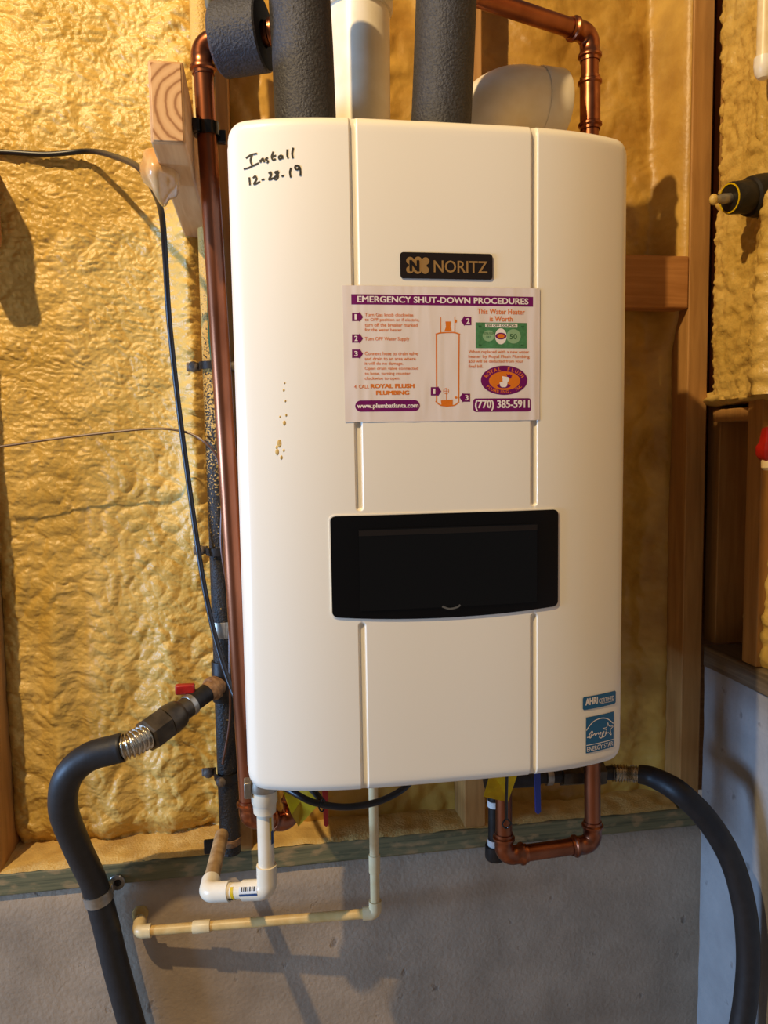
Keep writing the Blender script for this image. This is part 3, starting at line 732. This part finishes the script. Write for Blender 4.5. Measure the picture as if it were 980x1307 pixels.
MB().lathe(s1, sd, [(0, rs-.002), (.0005, rs-.004), (-.001, CR+.003), (-.02, CR+.002)], 36, cap=False).build('sleeve_end', 'insulation_end', ish)
# right copper run
cpr = empty('copper_pipe', PY(772, 1060, -.17), 'copper pipe rising behind the right side of the heater with a loop below', 'pipe', 'copper pipes')
RR = .0128
ra = PY(571, 4, -.17); rb = PY(752, 47, -.13); rc = V((.512, -.14, PY(772, 1075, -.14).z)); rb = V((.497, -.14, PY(755, 44, -.14).z))
ra = V((i2[1].x+.028, -.215, rb.z+.006)); rdx = (rb-ra).normalized(); rdn = (rc-rb).normalized()
rl = PY(643, 1073, -.15); rl = V((rl.x, -.15, rc.z)); rlu = V((rl.x, -.15, 1.0))
coupling(cpr, ra+rdx*.026, rdx, .022, RR, 'copper_fitting', .0025)
pipe(cpr, ra, rb-rdx*.03, RR, 'copper')
elbow(cpr, ra, rb, rc, RR, .017, 'copper_fitting', .022, .0024)
pipe(cpr, rb+rdn*.03, rc-rdn*.03, RR, 'copper')
coupling(cpr, rb+rdn*.098, rdn, .075, RR, 'copper_fitting', .0026)
elbow(cpr, rb, rc, rl, RR, .016, 'copper_fitting', .022, .0024)
pipe(cpr, rc+(rl-rc).normalized()*.03, rl+(rc-rl).normalized()*.03, RR, 'copper')
elbow(cpr, rc, rl, rlu, RR, .016, 'copper_fitting', .022, .0024)
pipe(cpr, rl+V((0, 0, .03)), rlu, RR, 'copper')

# ================================================================== black iron gas pipe on the left stud
gp = empty('gas_pipe', (-.067, -.02, .78), 'black iron gas pipe dusted with foam strapped to the left stud', 'pipe')
GX, GY = -.0675, -.0215; gr = .0167
gt = PY(287, 868, GY).z
MB().tube([(GX, GY, .782), (GX, GY, gt), (GX, GY, 1.6), (GX, GY, 2.3)], gr, 24).build('pipe', 'sprayed_iron', gp)
coupling(gp, (GX, GY, gt), (0, 0, 1), .066, gr, 'iron', 0, 'tee', 1.2)
coupling(gp, (GX, GY, PY(286, 802, GY).z), (0, 0, 1), .026, gr, 'galv', 0, 'collar', 1.06)
def strap(name, z, label, bolts):
    t = empty(name, (GX, -.002, z), label, 'pipe clamp', 'gas pipe straps')
    n = 16; P = [(GX+(gr+.003)*math.cos(math.pi*k/n), GY-(gr+.003)*math.sin(math.pi*k/n)) for k in range(n+1)]
    P = [(GX+gr+.003, -.004), *P, (GX-gr-.003, -.004)]
    m = MB(); vs = []
    for k, (x, y) in enumerate(P):
        for s_ in (0, .0025):
            for zz in (z-.006, z+.006):
                dx, dy = x-GX, y-GY; l_ = math.hypot(dx, dy); vs.append((x+dx/l_*s_, y+dy/l_*s_, zz))
    m.add(vs, [f for k in range(len(P)-1) for f in ((4*k, 4*k+1, 4*k+5, 4*k+4), (4*k+2, 4*k+6, 4*k+7, 4*k+3), (4*k+1, 4*k+3, 4*k+7, 4*k+5), (4*k, 4*k+4, 4*k+6, 4*k+2))])
    m.build('band', 'iron', t)
    for s_ in bolts:
        a0, a1 = sorted((GX+s_*(gr+.003), GX+s_*(gr+.026)))
        MB().box((a0, -.008, z-.007), (a1, -.0035, z+.007)).build('ear', 'dusty_iron', t, bevel=.003)
        MB().lathe((GX+s_*(gr+.015), -.0085, z), (0, -1, 0), [(0, .0085), (.003, .0085), (.006, .007), (.008, .003)], 14).build('bolt', 'dusty_iron', t)
    return t
strap('pipe_strap', PY(265, 468, -.01).z, 'upper dark metal strap holding the gas pipe beside the copper pipe', (-1, 1))
strap('pipe_strap', PY(272, 702, -.01).z, 'middle dark metal strap on the gas pipe where the black cable passes', (-1,))
st3 = strap('pipe_strap', PY(285, 985, -.01).z, 'lower dark metal strap with three bolts on the gas pipe', (-1, 1))
MB().lathe((GX-.010, GY-gr-.001, PY(280, 998, -.04).z), (0, -1, 0), [(0, .0085), (.003, .0085), (.006, .007), (.008, .003)], 14).build('bolt', 'dusty_iron', st3)
# branch with valve, union and flexible hose
gv = empty('gas_valve', (GX-.05, GY-.05, gt), 'gas shut-off branch with red handle and bronze union nut', 'valve')
b0 = V((GX, GY, gt)); b1 = PY(190, 938, -.13); bdr = (b1-b0).normalized(); bl = (b1-b0).length
MB().lathe(b0+bdr*.012, bdr, [(0, .0165), (.008, .0172), (.010, .0190), (.018, .0190), (.020, .0165), (.027, .0150)], 20).build('threaded_nipple', 'rusty', gv)
MB().lathe(b0+bdr*.026, bdr, [(0, .0145), (bl*.36, .0145)], 20).build('nipple', 'iron', gv)
MB().lathe(b0+bdr*(bl*.48), bdr, [(-.005, .0145), (-.004, .0172), (.004, .0172), (.006, .0145)], 20).build('ring', 'galv', gv)
MB().lathe(b0+bdr*(bl*.50), bdr, [(0, .0165), (.016, .0165), (.018, .020), (.024, .0225), (.038, .024), (.046, .023), (.048, .017)], 20).build('union_body', 'bronze', gv)
MB().lathe(b0+bdr*(bl*.50+.046), bdr, [(0, .022), (.002, .0262), (.034, .0262), (.037, .023), (.037, .016)], 6).build('union_nut', 'bronze', gv, angle=20)
p = PY(238, 880, -.06)
MB().box((p.x-.017, p.y-.006, p.z-.007), (p.x+.013, p.y+.006, p.z+.009)).build('handle', 'red_plastic', gv, bevel=.003)
MB().tube([p+V((.004, 0, 0)), b0+bdr*(bl*.34)], .005, 10).build('stem', 'bronze', gv)
gh = empty('gas_hose', PY(175, 1307, -.035), 'black jacketed gas hose looping down the concrete wall at left', 'hose', 'black gas hoses')
cs = b0+bdr*(bl*.50+.078)
hp_ = [cs, PY(166, 951, -.15), PY(148, 956, -.15), PY(112, 967, -.145), PY(86, 993, -.14), PY(81, 1033, -.12), PY(98, 1080, -.075), PY(119, 1125, -.04), PY(133, 1172, -.033), PY(147, 1230, -.033), PY(168, 1307, -.033), PY(190, 1385, -.033), PY(215, 1500, -.033)]
HS = spline(hp_, 10)
cor = HS[:18]; m = MB(); dense = spline(cor, 8); rr = [.0172+.0024*math.cos(2*math.pi*i/16) for i in range(len(dense))]
m.tube(dense, rr, 20).build('corrugated_tube', 'steel', gh, angle=80)
MB().tube(HS[15:], [.0195]+[.0208]*(len(HS)-16), 20).build('jacket', 'hose', gh)
# one-hole strap
hs = empty('hose_strap', PY(128, 1142, -.01), 'bright metal one-hole strap pinning the left hose to the sill', 'pipe clamp')
k_ = min(range(len(HS)), key=lambda i: (HS[i]-PY(127, 1142, -.036)).length); hd = (HS[k_+1]-HS[k_-1]).normalized()
MB().lathe(HS[k_]-hd*.009, hd, [(0, .0208), (0, .0226), (.018, .0226), (.018, .0208)], 28, cap=False).build('band', 'galv', hs)
e0 = PY(148, 1127, -.006)
MB().lathe((e0.x+.001, -.0036, e0.z), (0, -1, 0), [(0, .013), (.002, .013), (.003, .012)], 18).build('ear', 'galv', hs)
MB().box((HS[k_].x+.012, -.024, e0.z-.010), (HS[k_].x+.021, -.004, e0.z+.008)).build('bridge', 'galv', hs, bevel=.002)
MB().lathe((e0.x+.003, -.0066, e0.z), (0, -1, 0), [(0, .006), (.002, .005), (.003, .002)], 12).build('bolt', 'iron', hs)

# ================================================================== white drain line below the heater
pv = empty('drain_pipe', PY(341, 1130, -.17), 'thick white plastic drain pipe with two elbows under the heater', 'pipe')
pr = .0108; a1 = PY(341, 1135, -.27); a0 = V((a1.x, a1.y, 1.054)); a2 = PY(266, 1139, -.24); a3 = PY(283, 1066, -.062)
pipe(pv, a0, a1+V((0, 0, .03)), pr, 'pvc'); elbow(pv, a0, a1, a2, pr, .012, 'pvc', .024, 0, 1.24)
pipe(pv, a1+(a2-a1).normalized()*.03, a2-(a2-a1).normalized()*.03, pr, 'pvc')
elbow(pv, a1, a2, a3, pr, .013, 'pvc', .022, 0, 1.24)
pipe(pv, a2+(a3-a2).normalized()*.03, a3, pr, 'dusty_pvc')
zc = PY(343, 1026, -.27).z
MB().lathe((a1.x, a1.y, zc+.03), (0, 0, -1), [(0, .017), (.026, .017), (.028, .0155), (.040, .0148), (.042, .0108)], 28).build('adapter', 'pvc', pv)
MB().lathe((a1.x, a1.y, zc+.03), (0, 0, -1), [(-.012, .0165), (.0, .0188), (.009, .0188), (.009, .017)], 28).build('hose_clamp', 'galv', pv)
MB().box((a1.x-.026, a1.y-.012, zc+.014), (a1.x-.016, a1.y+.008, zc+.036)).build('clamp_screw', 'galv', pv, bevel=.002)
e_ = pr*1.24
def wrap(name, c, d, r, a0_, a1_, w_, mt, par, n=10):
    d = V(d).normalized(); qv = V((0, -1, 0)); a = (qv-d*qv.dot(d)).normalized(); b = d.cross(a); vs = []
    for k in range(n+1):
        t = math.radians(a0_+(a1_-a0_)*k/n)
        for s_ in (-.5, .5): vs.append(V(c)+d*w_*s_+(a*math.cos(t)+b*math.sin(t))*r)
    return MB().add(vs, [(2*k, 2*k+2, 2*k+3, 2*k+1) for k in range(n)]).build(name, mt, par, fix=False)
d1 = (a2-a1).normalized(); lc = a1+d1*.022
wrap('label_band', lc, d1, e_+.0003, 2, 14, .026, 'navy', pv); wrap('label_patch', lc, d1, e_+.0003, 16, 52, .026, 'tape', pv)
for k in range(7):
    wrap('barcode_stroke', lc+d1*(-.009+.003*k), d1, e_+.0006, 28, 50, .0012 if k % 2 else .0018, 'marker', pv)
d2 = (a3-a2).normalized(); lc2 = a2+d2*.026
wrap('label_patch', lc2, d2, e_+.0003, -40, 20, .017, 'tape', pv)
for k in range(5): wrap('barcode_stroke', lc2+d2*(-.006+.003*k), d2, e_+.0006, -36, 16, .0012, 'marker', pv)
wrap('primer_stain', a1+d1*.047, d1, pr+.0003, -80, 60, .004, 'yellow_rim', pv); wrap('print_strip', a1+d1*.058, d1, pr+.0004, -60, -25, .020, 'marker', pv)
wrap('print_strip', (a1.x, a1.y, a1.z+.075), (0, 0, 1), pr+.0004, 40, 66, .018, 'navy', pv); wrap('primer_stain', (a1.x, a1.y, a1.z+.088), (0, 0, 1), pr+.0003, 30, 50, .03, 'yellow_rim', pv)
st2 = empty('pipe_strap', PY(280, 1074, -.01), 'dusty metal strap at the foot of the gas pipe on the sill', 'pipe clamp', 'gas pipe straps')
n_ = 14; zz = PY(280, 1072, -.02).z
MB().lathe((GX-.002, GY, zz-.006), (0, 0, 1), [(0, gr), (0, gr+.003), (.011, gr+.003), (.011, gr)], 20, cap=False).build('band', 'rusty', st2)
MB().box((GX-.042, -.030, zz-.018), (GX-.016, -.024, zz+.006)).build('ear', 'iron', st2, bevel=.002)
# slim relief line
rv = empty('relief_pipe', PY(178, 1188, -.035), 'slim cream plastic pipe running from the concrete wall up to the heater', 'pipe')
r_ = .0077
q0 = PY(172, 1166, .004); q1 = PY(177, 1189, -.035); q2 = PY(479, 1165, -.085); q3 = V((q2.x, q2.y, 1.054))
q0 = V((q1.x-.002, .004, q1.z+.004))
m = MB().ball((q0.x, .0, q0.z+.003), (.014, .005, .016), 16, 8)
for p in m.v: p += V((N.noise(p*120), 0, N.noise(p*120+V((9, 9, 9)))))*.004
m.build('sealant', 'foam_dust', rv)
pipe(rv, q0, q1+(q0-q1).normalized()*.008, r_, 'cpvc_fitting'); elbow(rv, q0, q1, q2, r_, .010, 'cpvc_fitting', .012, 0, 1.38)
ld = (q2-q1).normalized(); pipe(rv, q1+ld*.012, q2-ld*.012, r_, 'cpvc'); elbow(rv, q1, q2, q3, r_, .008, 'cpvc_fitting', .013, 0, 1.34)
pipe(rv, q2+V((0, 0, .012)), q3, r_, 'cpvc_fitting')
coupling(rv, q1+ld*((q2-q1).length*.265), ld, .028, r_, 'cpvc_fitting', 0, 'coupling', 1.3)
coupling(rv, (q2.x, q2.y, PY(478, 1102, q2.y).z), (0, 0, 1), .030, r_, 'cpvc_fitting', 0, 'coupling', 1.22)
for t in (.032, .247, .283): MB().lathe(q1+ld*((q2-q1).length*t), ld, [(0, r_), (0, r_+.0006), (.003, r_+.0006), (.003, r_)], 18, cap=False).build('primer_ring', 'yellow_rim', rv)

# ================================================================== cords and wires
def cable(name, pts, r, mt, label, cat, group=None, n=10):
    o = MB().tube(spline(pts, 10), r, n).build(name, mt); return tag(o, label, cat, group)
bk = lambda px, py, y: PY(px, py, y)
cable('black_cable', [bk(-40, 196, .034), bk(0, 194, .034), bk(60, 197, .032), bk(115, 193, .015), bk(150, 201, -.08), bk(177, 214, -.24), bk(194, 238, -.26), bk(206, 272, -.17), bk(211, 330, -.10), bk(216, 410, -.06), bk(228, 520, -.04), bk(244, 640, -.035), bk(259, 740, -.05), bk(275, 815, -.065), bk(296, 880, -.09), bk(320, 925, -.12), bk(345, 960, -.14)], .0042, 'black_rubber', 'black cable draped over the beam and hanging down past the gas pipe', 'cable')
cable('thin_wire', [bk(-40, 574, -.02), bk(0, 570, -.02), bk(70, 560, -.02), bk(140, 552, -.022), bk(200, 547, -.025), bk(238, 552, -.03), bk(262, 565, -.042), bk(278, 588, -.045), bk(283, 630, -.043), bk(282, 690, -.046), bk(285, 720, -.045), bk(292, 770, -.042), bk(293, 860, -.055), bk(293, 920, -.048), bk(284, 975, -.044)], .0019, 'brown_wire', 'thin brown wire stretched across the foam towards the gas pipe', 'wire', n=8)
cable('green_wire', [bk(254, -40, -.03), bk(254, 0, -.03), bk(253, 30, -.03), bk(255, 80, -.032), bk(262, 250, -.042), bk(266, 400, -.041), bk(268, 440, -.041), bk(275, 500, -.042)], .0017, 'green_wire', 'thin green ground wire running down behind the left copper pipe', 'wire', n=8)
cable('grey_cable', [bk(262, -40, -.06), bk(266, 2, -.06), bk(270, 20, -.055), bk(270, 80, -.05), bk(268, 130, -.045)], .006, 'grey_cable', 'short grey cable dropping behind the sleeve at the top edge', 'cable')
pc = empty('power_cord', bk(440, 1026, -.22), 'black cord drooping in a loop below the heater bottom', 'cord')
MB().tube(spline([bk(350, 998, -.2), bk(372, 1010, -.23), bk(400, 1024, -.25), bk(440, 1030, -.26), bk(480, 1024, -.25), bk(510, 1010, -.24), bk(528, 994, -.22)], 10), .0046, 12).build('cord', 'black_rubber', pc)
MB().tube(spline([bk(385, 997, -.2), bk(400, 1010, -.22), bk(412, 1024, -.245)], 8), .0046, 12).build('cord', 'black_rubber', pc)
MB().tube(spline([bk(411, 1020, -.257), bk(407, 1030, -.257), bk(411, 1036, -.257), bk(415, 1028, -.257), bk(412, 1021, -.257)], 6), .0011, 8).build('cable_tie', 'black_plastic', pc)

# ================================================================== valves under the heater
def lever(name, x0, ytop, ybot, y, mt, label, wpx=4.5):
    a, b = PY(x0[0], ytop, y), PY(x0[1], ybot, y)
    t = empty(name, PY(x0[0], ytop, y), label, 'valve', 'isolation valves under the heater'); return t, a, b
t, a, b = lever('isolation_valve', (414.5, 416.5), 996, 1056, -.19, 0, 'valve with slim red handle hanging under the heater at left')
MB().prism([V((a.x-.0045, a.y, a.z)), V((b.x-.0035, b.y, b.z+.003)), V((b.x, b.y, b.z)), V((b.x+.0035, b.y, b.z+.003)), V((a.x+.0045, a.y, a.z))], (0, .003, 0)).build('handle', 'red_handle', t, bevel=.001)
MB().tube([(cup.x, cup.y, 1.054), (cup.x, cup.y, 1.001)], .017, 18).build('body', 'bronze', t)
MB().tube([(cup.x, cup.y, 1.035), (a.x, a.y+.004, 1.035)], .007, 12).build('stem', 'bronze', t)
t, a, b = lever('isolation_valve', (685.5, 687), 975, 1040, -.20, 0, 'valve with blue handle hanging under the heater at right')
MB().prism([V((a.x-.0048, a.y, a.z)), V((b.x-.0046, b.y, b.z+.004)), V((b.x, b.y, b.z)), V((b.x+.0046, b.y, b.z+.004)), V((a.x+.0048, a.y, a.z))], (0, .003, 0)).build('handle', 'blue_handle', t, bevel=.001)
MB().tube([(rl.x, rl.y, 1.054), (rl.x, rl.y, 1.0005)], .018, 18).build('body', 'bronze', t)
MB().tube([(rl.x, rl.y, 1.03), (a.x, a.y+.004, 1.03)], .007, 12).build('stem', 'bronze', t)
def tagged(pts, y, label, holes=()):
    m = MB(); P = [PY(px, py, y+dy) for px, py, dy in pts]
    n = len(P); c = sum(P, V())/n; vs = P+[c]; o = V((0, .0006, 0))
    m.add(vs+[p+o for p in vs], [(k, (k+1) % n, n) for k in range(n)] + [(n+1+(k+1) % n, n+1+k, 2*n+1) for k in range(n)] + [(k, n+1+k, n+1+(k+1) % n, (k+1) % n) for k in range(n)])
    return tag(m.build('valve_tag', 'yellow_tag', None, smooth=False), label, 'tag', 'yellow valve tags')
tagged([(356, 996, .04), (404, 996, .02), (404, 1030, .005), (381, 1055, 0), (372, 1040, 0)], -.225, 'yellow tag beside the white drain pipe under the heater')
tagged([(626, 985, .03), (662, 984, .02), (648, 1024, .0), (617, 1017, .0)], -.205, 'yellow tag hanging from the valve at the right under the heater')
tl = empty('tag_tie', PY(647, 1000, -.215), 'black cable tie hanging in front of the right yellow tag', 'cable tie')
MB().tube([PY(647, 985, -.215), PY(646, 1020, -.21), PY(646, 1045, -.2)], .0024, 8).build('strap', 'black_plastic', tl)
MB().tube(spline([PY(646, 1044, -.2), PY(641, 1052, -.2), PY(646, 1057, -.195), PY(652, 1051, -.2), PY(646, 1044, -.2)], 6), .0013, 8).build('loop', 'black_plastic', tl)
# capped drip leg and gas line to the right hose
dl = empty('drip_leg', PY(631, 1095, -.10), 'capped black iron drip leg beside the copper loop', 'pipe')
d0 = PY(630, 1000, -.10); d1_ = PY(632, 1096, -.10); d0 = V((d1_.x, -.10, 1.0))
MB().tube([d0, d1_], .0115, 18).build('pipe', 'iron', dl)
MB().lathe(d1_+V((0, 0, .024)), (0, 0, -1), [(0, .0135), (.001, .0165), (.02, .0168), (.024, .015), (.025, .0)], 20).build('cap', 'iron', dl)
MB().lathe(d1_+V((0, 0, .034)), (0, 0, -1), [(0, .0117), (0, .0127), (.010, .0127), (.010, .0117)], 20, cap=False).build('thread_tape', 'tape', dl)
MB().lathe((d1_.x, -.10, PY(631, 1027, -.10).z+.008), (0, 0, -1), [(0, .0117), (0, .0127), (.010, .0127), (.010, .0117)], 20, cap=False).build('thread_tape', 'tape', dl)
gl = empty('gas_line', PY(700, 990, -.10), 'dark gas line with union running right beneath the heater', 'pipe')
g0 = V((d1_.x, -.10, PY(650, 992, -.10).z)); g1 = PY(790, 986, -.10); g1 = V((g1.x, -.10, PY(790, 986, -.10).z)); gd = (g1-g0).normalized(); gL = (g1-g0).length
MB().tube([g0-gd*.016, g0+gd*gL*.34], .0165, 20).build('tee', 'iron', gl)
MB().tube([g0+gd*gL*.3, g1], .0118, 20).build('nipple', 'iron', gl)
MB().lathe(g0+gd*gL*.40, gd, [(0, .0122), (0, .0150), (.010, .0150), (.010, .0122)], 20).build('thread_tape', 'galv', gl)
MB().lathe(g0+gd*gL*.52, gd, [(0, .012), (.001, .0175), (.05, .0175), (.054, .020), (.074, .020), (.076, .0165)], 6).build('union_nut', 'bronze', gl, angle=20)
rh = empty('gas_hose', PY(940, 1307, -.2), 'black jacketed gas hose arching down in front of the right corner', 'hose', 'black gas hoses')
hp2 = [g1-gd*.012, PY(800, 987, -.105), PY(815, 988, -.115), PY(835, 993, -.13), PY(868, 1012, -.17), PY(905, 1050, -.185), PY(934, 1100, -.195), PY(950, 1160, -.2), PY(955, 1220, -.2), PY(952, 1270, -.2), PY(944, 1320, -.2), PY(925, 1400, -.2), PY(900, 1500, -.2)]
H2 = spline(hp2, 10); dense = spline(H2[:22], 6); k_ = len(dense)
MB().tube(dense, [.0126+.0018*math.cos(2*math.pi*i/12) for i in range(k_)], 20).build('corrugated_tube', 'steel', rh, angle=80)
MB().tube(H2[20:], [.0150+.0035*min(1, i/18) for i in range(len(H2)-20)], 20).build('jacket', 'hose', rh)

# ================================================================== beam, clamp and things on the right wall
bm_ = empty('support_beam', (-.089, -.36, 1.782), 'short wooden beam end jutting out of the foam at upper left', 'beam')
MB().box((-.108, -.3595, 1.782), (-.0702, .06, 1.870)).build('timber', 'beam_wood', bm_, bevel=.003)
m = MB(); m.box((-.1052, -.3603, 1.785), (-.073, -.359, 1.867)); m.build('end_grain', 'end_grain', bm_, bevel=.002)
m = MB().ball((0, 0, 0), 1, 20, 14); dc = PY(206, 226, -.265)     # glossy foam drip under the beam
for p in m.v:
    k = 1+.30*N.noise(p*1.6+V((3, 1, 7))); w_ = .75+.25*p.z
    p.x, p.y, p.z = dc.x+p.x*.029*k*w_-.004*p.z, dc.y+p.y*.034*k, dc.z+p.z*.030*k
m.build('foam_drip', 'amber', bm_, angle=180)
pcl = empty('pipe_clamp', PY(262, 163, -.25), 'black plastic clamp holding the copper pipe to the beam', 'pipe clamp')
cc = PY(261, 164, -.25); cdn = (cb-ct).normalized(); cc = ct+cdn*((cc-ct).dot(cdn))
MB().lathe(cc-cdn*.0075, cdn, [(0, CR+.0003), (0, CR+.004), (.015, CR+.004), (.015, CR+.0003)], 24, cap=False).build('ring', 'black_plastic', pcl)
MB().box((-.0698, cc.y-.018, cc.z-.0075), (cc.x-CR*.6, cc.y-.009, cc.z+.0075)).build('foot', 'black_plastic', pcl, bevel=.001)
MB().box((cc.x+CR*.7, cc.y+.002, cc.z-.013), (cc.x+CR+.011, cc.y+.012, cc.z+.002)).build('tab', 'black_plastic', pcl, bevel=.001)
wp = empty('capped_pipe', PX(975, 100, .745), 'white plastic pipe with rounded end cap at the top right edge', 'pipe')
w0 = PX(974.5, 90, .745); wt = V((w0.x, w0.y, 2.3))
MB().tube([w0, wt], .0107, 20).build('pipe', 'cpvc_fitting', wp)
MB().lathe(w0+V((0, 0, .018)), (0, 0, -1), [(0, .0108), (0, .0138), (.012, .014), (.022, .0125), (.029, .008), (.031, .0)], 24).build('cap', 'pvc', wp)
bf = empty('pipe_fitting', PX(945, 258, .752), 'chunky black threaded fitting poking from the foam at the right edge', 'pipe fitting')
f0 = PX(931, 253, .712); f1 = PX(992, 248, .80); fd = (f1-f0).normalized()
MB().lathe(f0, fd, [(0, .013), (0, .0222), (.002, .0234), (.034, .0246), (.036, .029), (.046, .031), (.06, .032), (.10, .032)], 24).build('socket', 'iron', bf)
MB().lathe(f0, -fd, [(-.001, .0218), (.0010, .0218), (.0012, .0198), (-.0005, .0196)], 20).build('rim', 'yellow_rim', bf)
MB().lathe(f0, -fd, [(-.002, .0078), (.016, .0075), (.018, .006), (.026, .006)], 16).build('stem', 'galv', bf)
MB().ball(f0-fd*.029, (.007, .006, .0085), 10, 6).build('foam_knob', 'foam', bf)
MB().tube([f0+fd*.078+V((0, -.0, -.02)), f0+fd*.078+V((0, .0, -.034))], .019, 18).build('branch', 'iron', bf)
rvv = empty('red_valve', PX(978, 575, .765), 'red plastic valve handle on a cream stub at the right edge', 'valve')
v0 = PX(981, 570, .765)
m = MB(); vs = []; n2 = 20
prf = [(.030, .004), (.028, .009), (.016, .011), (.006, .0125), (.0, .0165), (-.012, .0165), (-.018, .013), (-.022, .009)]
for t_, r1 in prf:
    for k in range(n2):
        a_ = 2*math.pi*k/n2; r2 = r1*(1+.10*math.cos(5*a_)); vs.append((v0.x+r2*math.cos(a_), v0.y+r2*math.sin(a_), v0.z+t_))
m.add(vs, [(i*n2+k, i*n2+(k+1) % n2, (i+1)*n2+(k+1) % n2, (i+1)*n2+k) for i in range(len(prf)-1) for k in range(n2)] + [tuple(range(n2)), tuple((len(prf)-1)*n2+k for k in range(n2))[::-1]])
m.build('handle', 'red_plastic', rvv)
MB().lathe(v0+V((0, 0, -.020)), (0, 0, -1), [(0, .010), (.004, .0105), (.012, .010), (.016, .006)], 18).build('stub', 'cpvc_fitting', rvv)
MB().tube([v0+V((0, 0, -.028)), v0+V((.05, 0, -.028))], .008, 14).build('spigot', 'cpvc_fitting', rvv)
